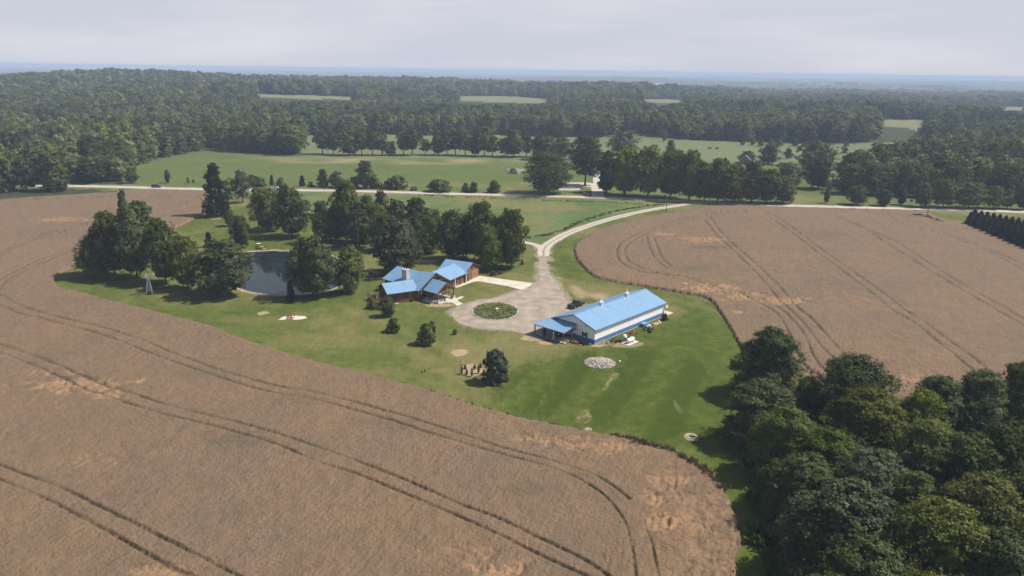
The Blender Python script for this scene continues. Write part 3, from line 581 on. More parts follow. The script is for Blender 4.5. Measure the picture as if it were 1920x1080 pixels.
tufts('weeds', 'tall rusty brown weeds standing along the rounded corner of the wheat', [(1150, 820), (1199, 832), (1246, 846), (1299, 873), (1331, 893), (1352, 920)], 1.05, .9, 150, 3, WEED, .35)
tufts('weeds', 'scattered dark weeds along the wheat edge below the garden plot', [(800, 735), (867, 757), (967, 785), (1056, 804), (1130, 819)], .7, .7, 45, 4, WEED, .25)
tufts('weeds', 'dark rank weeds lining the wheat edge behind the barn', [(1078, 470), (1081, 484), (1095, 502), (1111, 516), (1129, 523), (1164, 531), (1204, 537), (1245, 543.6), (1291, 551.7), (1319, 557.5), (1338, 568), (1350, 585), (1363, 605), (1380, 634), (1394, 660)], .6, .5, 220, 5, WEED, .15, per=6)
tufts('weeds', 'line of coarse green weeds dividing the hay meadow from the lane', [(986, 447), (1000, 444), (1030, 440), (1060, 429), (1100, 412), (1150, 397), (1200, 388), (1240, 383)], .42, 1.1, 220, 6, GRASSY, .7, per=12)
tufts('weeds', 'rough green weeds along the south verge of the road', [(780, 366), (840, 368), (900, 371), (980, 374), (1060, 377), (1150, 380), (1220, 384)], .38, 1.2, 120, 8, GRASSY, .9, per=12)
tufts('weeds', 'green weeds around the foot of the utility pole in the wheat', [(1716, 405), (1735, 408), (1765, 418)], 1.1, 1.4, 60, 9, GRASSY, .5)
# ------------------------------------------------------------------ trees
PROFILE = {  # crown radius (0..1) against height in the crown (0..1), crown base as a share of height
 'maple': (lambda u: np.sin(np.pi * np.clip(u * .80 + .15, 0, 1)) ** .62, .10),
 'broad': (lambda u: np.sin(np.pi * np.clip(u * .76 + .18, 0, 1)) ** .55, .10),
 'open': (lambda u: np.sin(np.pi * np.clip(u * .78 + .16, 0, 1)) ** .6, .22),
 'tall': (lambda u: np.sin(np.pi * np.clip(u * .80 + .10, 0, 1)) ** .8 * (1 - .25 * u), .06),
 'poplar': (lambda u: np.sin(np.pi * np.clip(u * .84 + .1, 0, 1)) ** .9, .05),
 'spruce': (lambda u: (1.02 - u) ** .85, .03),
 'cedar': (lambda u: np.where(u < .12, .75 + 2 * u, (1.02 - u) ** .42), .02),
 'shrub': (lambda u: np.sqrt(np.clip(1 - (u * 1.0) ** 2.4, 0, 1)) * (.85 + .15 * u), 0.0),
 'wood': (lambda u: np.sqrt(np.clip(1 - (u * 1.0) ** 2.6, 0, 1)) * (.80 + .2 * u), .02),
}
def crown(kind, H, W, n_lobe, n_clump, n_leaf, leaf, seed, fill=.25, coh=.38, corek=2.3):
    r_ = np.random.default_rng(seed); prof, cb = PROFILE[kind]; zb = H * cb; hc = H - zb; V = []; tone = []
    conif = kind in ('spruce',)
    us = r_.uniform(0, 1, 4000); keep = r_.uniform(0, 1, 4000) < prof(us) * .9 + .1; us = us[keep][:n_lobe]
    us[: max(2, n_lobe // 14)] = r_.uniform(.86, .97, max(2, n_lobe // 14))
    ga = 2.399963
    cs = []; ns = []; sz = []; tn = []
    for i, u in enumerate(us):
        pr = prof(np.array(u)) * W / 2; rl = W * r_.uniform(.12, .20) * (.55 + .45 * float(prof(np.array(u))))
        if conif: rl = W * r_.uniform(.10, .16) * (1.15 - u)
        a = i * ga + r_.normal() * .3; rad = max(pr * r_.uniform(.80, 1.10) - rl * .75, 0)
        c = np.array([math.cos(a) * rad, math.sin(a) * rad, zb + u * hc * (1 - rl * .5 / H) ])
        lt = r_.uniform(-.16, .16)
        nc = max(3, int(n_clump * r_.uniform(.7, 1.3)))
        d = r_.normal(size=(nc, 3)); d[:, 2] = d[:, 2] * .8 + .35; out = np.array([math.cos(a), math.sin(a), .25]) * .55
        d = d + out * 1.1; d /= np.linalg.norm(d, axis=1)[:, None]
        cc = c + d * rl * np.array([1, 1, .72]) * r_.uniform(.65, 1.05, (nc, 1))
        cs.append(cc); ns.append(d); sz.append(np.full(nc, rl * .42)); tn.append(np.full(nc, .5 + lt) + r_.normal(size=nc) * .13)
    cs = np.vstack(cs); ns = np.vstack(ns); sz = np.concatenate(sz); tn = np.concatenate(tn)
    n = n_leaf; M = len(cs)
    P = np.repeat(cs, n, 0) + r_.normal(size=(M * n, 3)) * np.repeat(sz, n)[:, None] * np.array([.34, .34, .26])
    Nn = np.repeat(ns, n, 0) * .85 + r_.normal(size=(M * n, 3)) * coh + np.array([0, 0, .45]); T = np.repeat(tn, n) + r_.normal(size=M * n) * .18
    # inner leaves: larger sprays that close the heart of the crown
    big_ = np.ones(len(P)); k = int(M * n * fill)
    if k:
        u = r_.uniform(.02, .95, k); pr = prof(u) * W / 2 * r_.uniform(.25, 1, k) ** .5 * .68; a = r_.uniform(0, 2 * np.pi, k)
        P = np.vstack([P, np.stack([np.cos(a) * pr, np.sin(a) * pr, zb + u * hc * .95], 1)]); Nn = np.vstack([Nn, r_.normal(size=(k, 3)) + np.array([0, 0, .3])]); T = np.r_[T, np.full(k, .5) + r_.normal(size=k) * .15]; big_ = np.r_[big_, np.full(k, corek)]; o_ = P[-k:] * np.array([1, 1, 0]); o_ /= np.linalg.norm(o_, axis=1)[:, None] + 1e-6; Nn[-k:] = o_ * .9 + np.array([0, 0, .5]) + r_.normal(size=(k, 3)) * .3
    rq = np.quantile(np.hypot(P[:, 0], P[:, 1]), .975); f_ = W / 2 / rq; P[:, :2] *= f_; cs = cs * np.array([f_, f_, 1]); zq = np.quantile(P[:, 2], .998); P[:, 2] = zb + (P[:, 2] - zb) * (hc / (zq - zb)); 
    P[:, 2] = np.maximum(P[:, 2], .05 if cb < .03 else zb * .6)
    Nn /= np.linalg.norm(Nn, axis=1)[:, None]; m = len(P)
    ref = r_.normal(size=(m, 3)); t1 = np.cross(Nn, ref); t1 /= np.linalg.norm(t1, axis=1)[:, None] + 1e-9; t2 = np.cross(Nn, t1)
    s1 = (leaf * r_.uniform(.6, 1.25, m) * big_)[:, None]; s2 = s1 * r_.uniform(.45, .85, m)[:, None]
    if kind in ('spruce', 'cedar'):   # needle sprays droop along the branch
        dirr = P * np.array([1, 1, 0]); dirr /= np.linalg.norm(dirr, axis=1)[:, None] + 1e-6; t1 = dirr * .9 + np.array([0, 0, -.35 if conif else .5]) + r_.normal(size=(m, 3)) * .25; t1 /= np.linalg.norm(t1, axis=1)[:, None]; t2 = np.cross(Nn, t1); t2 /= np.linalg.norm(t2, axis=1)[:, None] + 1e-9; s2 = s1 * .45
    # each leaf spray is a diamond so no square corners show
    V = np.stack([P - t1 * s1 * .5, P + t2 * s2 * .5 - t1 * s1 * .05, P + t1 * s1 * .55, P - t2 * s2 * .5 + t1 * s1 * .08], 1).reshape(-1, 3)
    return V, np.arange(m * 4).reshape(-1, 4), np.clip(T, 0, 1), cs
def trunk_mesh(H, W, kind, seed, cs, n_limb=9, r0=None):
    r_ = np.random.default_rng(seed); b = B(); r0 = r0 or H * .021; cb = PROFILE[kind][1]; top = H * (.9 if kind in ('spruce', 'poplar', 'cedar') else .62)
    p = Vector((0, 0, -.25)); k = 6; pr = r0 * 1.25; pts = []
    for i in range(k + 1):
        z = top * i / k; q = Vector((r_.normal() * H * .008 * i ** .5, r_.normal() * H * .008 * i ** .5, z)) if i else p
        if i: b.tube(pts[-1][0], q, pts[-1][1], r0 * (1 - .8 * i / k), 7, False)
        pts.append((q, pr if i == 0 else r0 * (1 - .8 * i / k)))
    if n_limb:
        idx = r_.choice(len(cs), n_limb)
        for j in idx:
            c = Vector(cs[j]) * .92; zz = max(min(c.z * .62, top * .9), H * max(cb, .12)); a = Vector((0, 0, zz)); md = a.lerp(c, .5) + Vector((0, 0, H * .02)); b.tube(a, md, r0 * .42, r0 * .25, 5, False); b.tube(md, c, r0 * .25, r0 * .08, 5, False)
    bmesh.ops.recalc_face_normals(b.bm, faces=b.bm.faces[:]); me = bpy.data.meshes.new('trunk'); b.bm.to_mesh(me); b.bm.free(); me.materials.append(BARK); return me
TREES = {}
def tree_pair(kind, col, lod, v):
    """crown and trunk meshes of one kind; lod 0 nearest"""
    key = (kind, col, lod, v)
    if key in TREES: return TREES[key]
    H, W = {'maple': (14, 12), 'broad': (16, 16), 'open': (16, 12), 'tall': (15, 8), 'poplar': (12, 5), 'spruce': (9, 4.6), 'cedar': (12, 6), 'shrub': (3, 3.6), 'wood': (17, 13)}[kind]
    nl, ncl, nf, lf = [(84, 15, 16, .38), (66, 11, 13, .46), (44, 8, 10, .70), (26, 6, 6, 1.1)][lod]
    if kind == 'shrub': nl, ncl, nf, lf = [(40, 9, 12, .24), (34, 8, 11, .26), (24, 6, 8, .36), (12, 5, 6, .5)][lod]
    
    if kind in ('spruce', 'cedar', 'poplar'): nl = int(nl * 1.3); nf = max(4, int(nf * .6)); lf *= .9
    seed = 100 + abs(hash_(kind + col)) % 900 + v * 17
    V, Q_, T, cs = crown(kind, H, W, nl, ncl, nf, lf, seed, fill=.10 if kind == 'open' else .20)
    cm = mesh_np('crown', V, Q_, [LEAF[col]], tone=T)
    tm = trunk_mesh(H, W, kind, seed, cs, [16, 10, 7, 4][lod] if kind not in ('shrub', 'spruce', 'cedar') else 0) if kind != 'shrub' else None
    TREES[key] = (cm, tm, H, W); return TREES[key]
def hash_(s):
    h = 7
    for ch in s: h = (h * 31 + ord(ch)) % 100003
    return h
KNOWN = []   # (x, y, radius) of every tree already placed
def plant(name, label, cat, kind, col, x, y, h, wd, lod, group=None, rz=None, z=None):
    r_ = random.Random(int(abs(x) * 37 + abs(y) * 91)); v = r_.randrange(3 if lod < 3 else 4); cm, tm, H, W = tree_pair(kind, col, lod, v)
    z = float(terrain(x, y)) if z is None else z
    t_ = thing(name, label, cat, (x, y, z), r_.uniform(0, 6.28) if rz is None else rz, group); t_.scale = (wd / W, wd / W * r_.uniform(.92, 1.08), h / H)
    link('crown', cm, t_)
    if tm: link('trunk', tm, t_)
    KNOWN.append((x, y, wd * .45)); return t_
def fit(cx, ytop, ybase, wpx):
    """ground place, height and width of a tree read from its picture extent"""
    p = G(cx, ybase); d = math.hypot(p[0], p[1]); x, y = p[0], p[1]
    lo, hi = .5, 40
    for _ in range(30):
        m = (lo + hi) / 2; q = proj((x, y, m))
        if q[1] > ytop: lo = m
        else: hi = m
    zc = proj((x, y, lo * .5))[2]
    return x, y, lo, wpx / CF * float(zc)
def tr(cx, ytop, ybase, wpx, kind, col, lod, label, name='tree', cat='tree', group=None):
    x, y, h, wd = fit(cx, ytop, ybase, wpx); wd *= {'broad': 1.30, 'maple': 1.14, 'tall': 1.2, 'open': 1.05, 'spruce': 1.25, 'shrub': 1.14}.get(kind, 1.0) if wpx > 20 or kind in ('spruce', 'shrub') else 1.0; return plant(name, label, cat, kind, col, x, y, h, wd, lod, group)
g = 'maples along the west side of the pond'
for a in [(183, 441, 516, 66, 'maple', 'green', 1, 'round dark maple at the far left end of the grove'),
 (216, 396, 517, 66, 'maple', 'green', 1, 'second maple from the left end of the grove, its trunk bare to shoulder height'),
 (258, 386, 521, 66, 'maple', 'green', 1, 'tallest bright-topped maple in the middle of the left grove'),
 (244, 356, 488, 26, 'poplar', 'grey', 1, 'narrow greyish tree whose tip sticks up highest behind the left grove'),
 (272, 376, 492, 54, 'tall', 'grey', 1, 'pale grey-green tree rising behind the middle of the left grove'),
 (311, 410, 530, 64, 'maple', 'green', 1, 'broad maple of the left grove just right of the windmill head'),
 (352, 440, 541, 56, 'maple', 'olive', 1, 'yellowish maple between two darker ones near the right end of the grove'),
 (421, 449, 552, 96, 'maple', 'dark', 1, 'big dense dark maple closing the right end of the grove beside the pond')]:
    tr(*a, group=g)
for a in [(392, 435, 463, 16, 'cedar', 'conifer', 2, 'tiny dark conifer peeping over the right end of the left grove'),
 (453, 404, 464, 38, 'maple', 'green', 1, 'pointed green maple standing at the pond\'s top left corner'),
 (431, 394, 424, 22, 'maple', 'green', 2, 'small round tree just below the big cedar'),
 (407, 306, 406, 46, 'cedar', 'conifer', 1, 'tall ragged dark cedar at the corner of the wheat, taller than all near it'),
 (455, 319, 380, 36, 'open', 'grey', 2, 'slender open tree with a visible trunk right of the tall cedar'),
 (433, 334, 373, 28, 'shrub', 'light', 2, 'light green bushy tree between the tall cedar and the open tree'),
 (481, 352, 371, 22, 'shrub', 'green', 2, 'round dark bush by the road right of the open tree'),
 (504, 354, 432, 60, 'maple', 'olive', 1, 'left half of the large paired maples above the pond'),
 (549, 352, 444, 64, 'maple', 'dark', 1, 'right and darker of the large paired maples above the pond'),
 (534, 345, 402, 34, 'maple', 'dark', 2, 'dark tree top rising behind the large paired maples'),
 (606, 376, 456, 40, 'maple', 'green', 1, 'narrow two-tiered tree at the left end of the yard\'s tree belt'),
 (650, 336, 452, 54, 'maple', 'green', 1, 'tallest tree of the yard\'s tree belt, reaching up to the road'),
 (690, 366, 455, 38, 'maple', 'green', 1, 'mid-height tree just right of the tallest in the tree belt'),
 (713, 381, 452, 32, 'maple', 'light', 1, 'bright yellow-green tree in the tree belt'),
 (717, 355, 436, 32, 'maple', 'red', 2, 'slightly reddish tree top behind the bright yellow-green tree'),
 (744, 372, 440, 44, 'maple', 'olive', 2, 'olive round tree behind the middle of the tree belt'),
 (783, 370, 462, 54, 'maple', 'dark', 1, 'dark broad tree near the middle of the tree belt'),
 (776, 406, 478, 46, 'maple', 'dark', 1, 'shaded dark tree behind the big grey-green one'),
 (818, 393, 458, 30, 'maple', 'green', 2, 'small round top between the dark broad tree and the maple over the garage'),
 (850, 392, 487, 64, 'maple', 'dark', 1, 'large dark maple left behind the garage roof'),
 (901, 377, 490, 58, 'maple', 'green', 1, 'tall maple behind the garage\'s right end'),
 (958, 391, 503, 56, 'maple', 'green', 1, 'rightmost tree of the belt, a tall oval one with a clear trunk over the lawn'),
 (917, 423, 508, 46, 'maple', 'green', 1, 'shorter tree with a clear trunk between two taller ones right of the garage'),
 (630, 388, 452, 44, 'maple', 'dark', 1, 'shaded dark tree between the two-tiered tree and the tallest of the belt'),
 (674, 392, 464, 48, 'maple', 'green', 1, 'full green tree standing in front of the tallest of the belt'),
 (722, 398, 470, 46, 'maple', 'dark', 1, 'dark tree left behind the big grey-green one'),
 (806, 404, 474, 50, 'maple', 'green', 1, 'green tree between the dark broad tree and the garage maple'),
 (874, 398, 484, 48, 'maple', 'dark', 1, 'dark tree filling the gap between the two garage maples'),
 (936, 404, 490, 44, 'maple', 'dark', 1, 'dark tree behind the gap between the two clear-trunked trees'),
 (588, 442, 554, 84, 'maple', 'dark', 1, 'big dense dark maple standing in front of the pond'),
 (745, 409, 512, 84, 'maple', 'grey', 1, 'large grey-green tree right behind the log house chimney'),
 (658, 461, 549, 56, 'maple', 'light', 1, 'bright green maple between the pond and the log house'),
 (546, 525, 566, 20, 'cedar', 'bluish', 1, 'little conifer on the lawn in front of the pond'),
 (727, 556, 593, 29, 'maple', 'green', 1, 'small ornamental tree on the lawn in front of the log house')]:
    tr(*a)
for a in [(701, 564, 578, 23, 'shrub', 'dark', 1, 'round dark clipped shrub by the deck of the log house'),
 (738, 597, 622, 25, 'shrub', 'green', 1, 'upright shrub on a mulch ring below the ornamental tree'),
 (800, 607, 645, 35, 'shrub', 'green', 1, 'large round shrub in the middle of the front lawn'),
 (810, 602, 626, 14, 'shrub', 'green', 1, 'small shrub touching the back of the large round one'),
 (853, 617, 627, 9, 'shrub', 'dark', 2, 'tiny dark shrub alone on the lawn left of the barn porch'),
 (929, 656, 716, 44, 'shrub', 'bluish', 0, 'dense blue-green evergreen beside the garden plot'),
 (937, 660, 700, 30, 'cedar', 'bluish', 1, 'slim blue-green evergreen behind the dense round one'),
 (924, 508, 516, 14, 'shrub', 'grey', 2, 'low pale shrub left under the tree right of the garage'),
 (937, 508, 514, 10, 'shrub', 'grey', 2, 'low pale shrub right under the tree right of the garage'),
 (979, 487, 496, 7, 'shrub', 'olive', 2, 'tiny yellowish shrub between the lone tree and the lane'),
 (281, 545, 552, 9, 'shrub', 'dark', 2, 'low plants at the foot of the windmill')]:
    tr(*a, name='shrub', cat='shrub')
# roadside bushes north of the road
gr_ = 'bushes along the north side of the road'
for a in [(248, 315, 343, 25, 'maple', 'dark', 2, 'small round tree alone at the left end of the meadow'), (315, 318, 343, 12, 'poplar', 'grey', 2, 'thin pale sapling in the meadow left of the tall cedar'),
 (353, 333, 343, 7, 'shrub', 'dark', 3, 'tiny dark bush beside the thin sapling'), (363, 336, 343, 5, 'shrub', 'dark', 3, 'tiniest bush right of the sapling'),
 (473, 328, 350, 28, 'shrub', 'dark', 2, 'dark bush across the road from the open tree'), (488, 333, 350, 22, 'shrub', 'green', 2, 'bush right beside the dark one across the road from the open tree'),
 (510, 328, 347, 9, 'cedar', 'conifer', 2, 'narrow little conifer beyond the road above the paired maples'), (527, 333, 348, 16, 'shrub', 'light', 2, 'loose pale bush right of the narrow little conifer'),
 (567, 329, 349, 13, 'cedar', 'conifer', 2, 'small pointed conifer standing alone on the meadow edge'), (582, 341, 350, 16, 'shrub', 'green', 3, 'low bush right of the small pointed conifer'),
 (606, 317, 350, 22, 'cedar', 'green', 2, 'upright bushy tree left of a rounder one on the meadow edge'), (631, 322, 351, 32, 'maple', 'olive', 2, 'round light-topped tree on the meadow edge'),
 (687, 301, 353, 34, 'tall', 'grey', 2, 'tall shrubby tree at the roadside above the yard\'s tree belt'), (664, 331, 352, 20, 'shrub', 'green', 2, 'low bush left of the tall shrubby roadside tree'),
 (706, 336, 353, 24, 'shrub', 'green', 2, 'low bush right of the tall shrubby roadside tree'), (727, 339, 353, 24, 'shrub', 'green', 2, 'low bush behind the thin pole'), (745, 330, 354, 36, 'shrub', 'green', 2, 'high bush at the right end of a run of roadside bushes'),
 (776, 350, 357, 15, 'shrub', 'green', 3, 'very low bush alone at the roadside'), (823, 337, 359, 42, 'shrub', 'dark', 2, 'widest roadside bush of the meadow edge'), (873, 343, 360, 15, 'shrub', 'green', 2, 'left of two touching roadside bushes'),
 (888, 341, 361, 17, 'shrub', 'dark', 2, 'right of two touching roadside bushes'), (926, 340, 361, 24, 'shrub', 'green', 2, 'round roadside bush left of the big round maple'),
 (962, 316, 325, 16, 'shrub', 'olive', 3, 'weedy growth over the stone heap in the meadow')]:
    tr(*a, name='roadside_bush' if a[4] == 'shrub' else 'tree', cat='bush' if a[4] == 'shrub' else 'tree')
# the thin tree row behind the meadow
row = [(398, 233, 277, 28), (420, 238, 281, 26), (447, 236, 284, 30), (474, 238, 285, 32), (500, 240, 287, 28), (525, 238, 288, 28), (550, 232, 289, 42), (605, 243, 289, 28), (625, 246, 290, 24), (655, 241, 291, 32), (678, 240, 291, 26), (699, 243, 291, 28), (716, 248, 291, 22), (731, 265, 291, 22), (757, 246, 291, 28), (773, 239, 291, 32), (797, 260, 290, 18), (822, 245, 291, 26), (838, 244, 291, 24), (854, 243, 291, 28), (873, 244, 292, 28), (891, 250, 292, 22), (908, 237, 293, 30), (923, 255, 293, 28), (945, 258, 294, 22), (963, 242, 294, 32), (988, 254, 294, 22), (1010, 252, 295, 22), (1028, 254, 296, 24), (1052, 257, 298, 28)]
ORD = ['first', 'second', 'third', 'fourth', 'fifth', 'sixth', 'seventh', 'eighth', 'ninth', 'tenth', 'eleventh', 'twelfth', 'thirteenth', 'fourteenth', 'fifteenth', 'sixteenth', 'seventeenth', 'eighteenth', 'nineteenth', 'twentieth',
       'twenty-first', 'twenty-second', 'twenty-third', 'twenty-fourth', 'twenty-fifth', 'twenty-sixth', 'twenty-seventh', 'twenty-eighth', 'twenty-ninth', 'thirtieth', 'thirty-first', 'thirty-second', 'thirty-third', 'thirty-fourth', 'thirty-fifth', 'thirty-sixth', 'thirty-seventh', 'thirty-eighth', 'thirty-ninth', 'fortieth']
for i, a in enumerate(row):
    k = 'open' if i > 6 and i % 4 != 1 else 'maple'; a = (a[0], a[1], a[2], a[3] * 1.28)
    tr(*a, k, ['green', 'olive', 'green', 'dark'][i % 4], 2, '%s tree from the left in the row along the far side of the meadow' % ORD[i], name='row_tree', group='trees in the row behind the meadow')
# trees about the farm across the road
for a in [(1026, 284, 363, 74, 'broad', 'green', 1, 'big round maple by the road left of the farm entrance'), (1097, 253, 348, 68, 'open', 'dark', 1, 'tall maple with a bare forked trunk over the parking patch'),
 (1137, 282, 361, 38, 'tall', 'dark', 1, 'dark tree with a pale trunk right beside the entrance drive'), (1172, 274, 366, 62, 'maple', 'light', 1, 'bright green maple right of the entrance drive'), (1214, 272, 369, 64, 'maple', 'light', 1, 'second bright green maple right of the entrance drive'),
 (1257, 280, 371, 64, 'maple', 'green', 1, 'large maple by the road just left of the near utility pole'), (1167, 243, 290, 54, 'broad', 'grey', 2, 'pale hazy round tree behind the bright maples'), (1256, 262, 300, 20, 'maple', 'green', 2, 'small tree top behind the bright maples in the pasture'),
 (1245, 246, 266, 12, 'maple', 'dark', 3, 'dark dot of a tree at the wood edge above the bright maples'),
 (1292, 281, 376, 52, 'maple', 'green', 1, 'tall roadside tree right of the near utility pole'), (1320, 303, 378, 46, 'maple', 'green', 1, 'roadside tree in the dense clump, second from its left'), (1345, 296, 379, 50, 'maple', 'green', 1, 'roadside tree in the dense clump, third from its left'),
 (1356, 297, 345, 10, 'poplar', 'dark', 2, 'thin dark sapling top over the dense roadside clump'), (1374, 308, 380, 54, 'maple', 'olive', 1, 'olive-topped roadside tree below the weathered shed'), (1408, 300, 380, 56, 'maple', 'green', 1, 'roadside tree below the shed, right of the olive-topped one'),
 (1438, 316, 381, 44, 'maple', 'green', 1, 'roadside tree with a clear trunk near the clump\'s right end'), (1468, 330, 381, 44, 'maple', 'olive', 1, 'lower olive tree at the right end of the roadside clump'),
 (1400, 283, 305, 32, 'maple', 'dark', 2, 'dark round tree over the weathered shed'), (1441, 270, 308, 40, 'maple', 'grey', 2, 'pale tree with bare patches right of the shed'), (1477, 278, 298, 18, 'maple', 'grey', 2, 'small round pasture tree right of the pale one'),
 (1392, 261, 273, 12, 'maple', 'dark', 3, 'first small tree at the wood edge above the shed'), (1411, 259, 273, 14, 'maple', 'green', 3, 'second small tree at the wood edge above the shed'), (1426, 260, 275, 16, 'maple', 'green', 3, 'third small tree at the wood edge above the shed'), (1444, 259, 273, 14, 'maple', 'green', 3, 'fourth small tree at the wood edge above the shed'), (1459, 259, 277, 18, 'maple', 'green', 3, 'fifth small tree at the wood edge above the shed'), (1490, 260, 275, 18, 'maple', 'dark', 3, 'sixth small tree at the wood edge above the shed'),
 (1528, 264, 326, 70, 'broad', 'olive', 2, 'very broad olive tree in the pasture'), (1534, 294, 354, 48, 'maple', 'dark', 1, 'dark full tree in front of the very broad olive one'), (1477, 304, 350, 52, 'broad', 'grey', 2, 'pale willowy tree left of the dark full one'),
 (1549, 353, 381, 12, 'tall', 'dark', 2, 'dark sapling alone by the road below the dark full tree'), (1556, 348, 357, 8, 'shrub', 'dark', 3, 'small shrub behind the dark roadside sapling'), (1583, 271, 288, 11, 'shrub', 'green', 3, 'bush alone in the far pasture'), (1608, 285, 318, 12, 'tall', 'green', 3, 'thin tree in the gap between pasture and wood'), (1588, 262, 275, 9, 'shrub', 'grey', 3, 'pale bush at the far edge of the pasture'),
 (1571, 305, 318, 20, 'shrub', 'dark', 3, 'dark thicket left of the gap to the pasture'),
 (1606, 347, 384, 36, 'maple', 'dark', 1, 'round dark tree by the road, leftmost of the row'), (1656, 354, 386, 25, 'tall', 'grey', 2, 'cone-shaped greyish tree by the road, second of the row'), (1690, 351, 384, 18, 'tall', 'dark', 2, 'narrow dark tree by the road, third of the row'),
 (1727, 342, 388, 36, 'maple', 'green', 2, 'roadside tree left behind the right utility pole'), (1767, 336, 389, 44, 'broad', 'olive', 2, 'roadside tree right of the right utility pole'), (1816, 339, 390, 48, 'broad', 'olive', 2, 'broad roadside tree above the spruces'), (1861, 348, 391, 36, 'broad', 'olive', 2, 'roadside tree above the spruces, right of the broad one'), (1888, 354, 391, 24, 'maple', 'olive', 2, 'small roadside tree near the right edge'), (1918, 350, 393, 30, 'maple', 'dark', 2, 'dark roadside tree at the right edge')]:
    tr(*a)
for i, a in enumerate([(1590, 306, 363, 46), (1634, 306, 366, 42), (1660, 309, 366, 32), (1692, 304, 367, 44), (1722, 315, 369, 34), (1748, 317, 370, 34), (1782, 308, 371, 46), (1830, 315, 373, 34), (1862, 312, 374, 38), (1896, 305, 376, 44), (1928, 316, 378, 44)]):
    tr(*a, 'broad', ['dark', 'green', 'green', 'dark'][i % 4], 2, '%s from the left of the dark trees behind the roadside row' % ORD[i], group='dark trees behind the roadside row')
for i, a in enumerate([(1651, 268, 330, 62), (1700, 270, 332, 40), (1738, 277, 336, 46), (1775, 282, 338, 40), (1812, 266, 338, 52), (1850, 264, 338, 54), (1892, 262, 338, 54), (1930, 264, 340, 50)]):
    tr(*a, 'broad', ['olive', 'green', 'dark', 'green'][i % 4], 2, '%s from the left of the hazy trees in the third row right' % ORD[i], group='hazy trees in the third row')
# spruce shelter belt at the right
for i in range(11):
    tr(1818 + i * 11.6, 421 + i * 4.9 - 25 - (i * 1.1), 421.5 + i * 4.75, 19 + i * .6, 'spruce', 'conifer', 1, '%s spruce from the left in the front row of the shelter belt' % ORD[i], name='spruce_tree', group='spruces in the shelter belt')
for i in range(11):
    tr(1826 + i * 11.2, 411 + i * 3.3 - 19 - i, 412 + i * 3.9, 17 + i * .6, 'spruce', 'conifer', 1, '%s spruce from the left in the back row of the shelter belt' % ORD[i], name='spruce_tree', group='spruces in the shelter belt')
# the wood in the lower right corner: crown top in the picture, width, height in metres
LR = [(1452, 614, 118, 14.0, 'wood', 'green', 'tallest tree at the wood\'s upper left corner'), (1436, 716, 128, 11.0, 'wood', 'grey', 'grey-green tree right below the wood\'s upper left corner'), (1610, 671, 150, 13.6, 'broad', 'dark', 'spreading dark tree with an uneven top jutting into the wheat'),
 (1482, 764, 112, 11.5, 'wood', 'green', 'green rounded tree at the lawn side, third down from the wood\'s top'), (1640, 733, 150, 12.2, 'wood', 'olive', 'yellow-green feathery tree below the spreading dark one'), (1735, 733, 92, 12.2, 'wood', 'light', 'lighter green tree between the feathery tree and the wheat'),
 (1770, 706, 100, 12.9, 'wood', 'dark', 'dark crown left of two touching ones at the wheat edge'), (1846, 694, 112, 13.6, 'wood', 'green', 'tall round crown at the wheat edge'), (1925, 680, 100, 14.3, 'wood', 'green', 'crown cut by the right edge beside the wheat'),
 (1752, 795, 124, 12.2, 'wood', 'olive', 'fine-leaved olive crown in the middle of the wood'), (1562, 806, 130, 10.5, 'wood', 'green', 'low green crown left of the wood\'s middle'), (1516, 856, 130, 10.5, 'wood', 'grey', 'grey-green crown above the biggest one'),
 (1640, 845, 140, 12.2, 'wood', 'grey', 'grey-green crown right of the wood\'s centre'), (1600, 905, 205, 13.0, 'wood', 'grey', 'biggest grey-green crown at the wood\'s front'), (1722, 886, 104, 11.6, 'wood', 'green', 'green crown right of the biggest one'),
 (1824, 812, 132, 12.2, 'wood', 'dark', 'dark crown in the right part of the wood'), (1892, 790, 124, 13.6, 'wood', 'dark', 'shadowed crown near the right edge'), (1856, 896, 150, 12.9, 'wood', 'olive', 'olive crown with bare twigs beside it'),
 (1782, 940, 184, 14.3, 'wood', 'olive', 'wide fine-leaved olive crown at the bottom'), (1468, 862, 84, 7.5, 'wood', 'dark', 'dark tree casting its shade on the lawn, halfway down the wood'), (1492, 968, 84, 4.5, 'wood', 'grey', 'low shrubby tree at the wood\'s bottom left'),
 (1540, 985, 120, 8.5, 'wood', 'dark', 'dark crown left below the biggest one'), (1640, 1015, 170, 11.0, 'wood', 'green', 'crown at the bottom edge below the biggest one'), (1890, 1000, 170, 12.9, 'wood', 'green', 'crown in the bottom right corner'),
 (1512, 1052, 96, 4.5, 'wood', 'dark', 'dark low crown at the bottom edge of the wood'), (1965, 870, 150, 14.3, 'wood', 'green', 'tree cut by the right edge below the shadowed crown'), (1985, 760, 130, 14.3, 'wood', 'dark', 'tree mostly outside the right edge by the wheat'),
 (1740, 1085, 170, 12.2, 'wood', 'olive', 'crown tip at the very bottom, right half'), (1580, 1090, 160, 9.0, 'wood', 'green', 'crown tip at the very bottom, left half'), (1980, 980, 170, 14.3, 'wood', 'green', 'tree beyond the bottom right edge'), (1520, 710, 76, 8.0, 'wood', 'dark', 'low dark tree filling the gap below the corner tree'),
 (1690, 760, 90, 9.5, 'wood', 'green', 'low crown behind the feathery tree'), (1860, 1110, 170, 13.6, 'wood', 'green', 'tree tip at the bottom edge toward the corner')]
for cx, yt, wp, h, kind, col, lab in LR:
    p = G(cx, yt, h); zc = float(proj((p[0], p[1], h * .6))[2]); plant('woodland_tree', lab, 'tree', kind, col, p[0], p[1], h, wp / CF * zc * 1.12, 0, 'trees of the wood in the lower right')
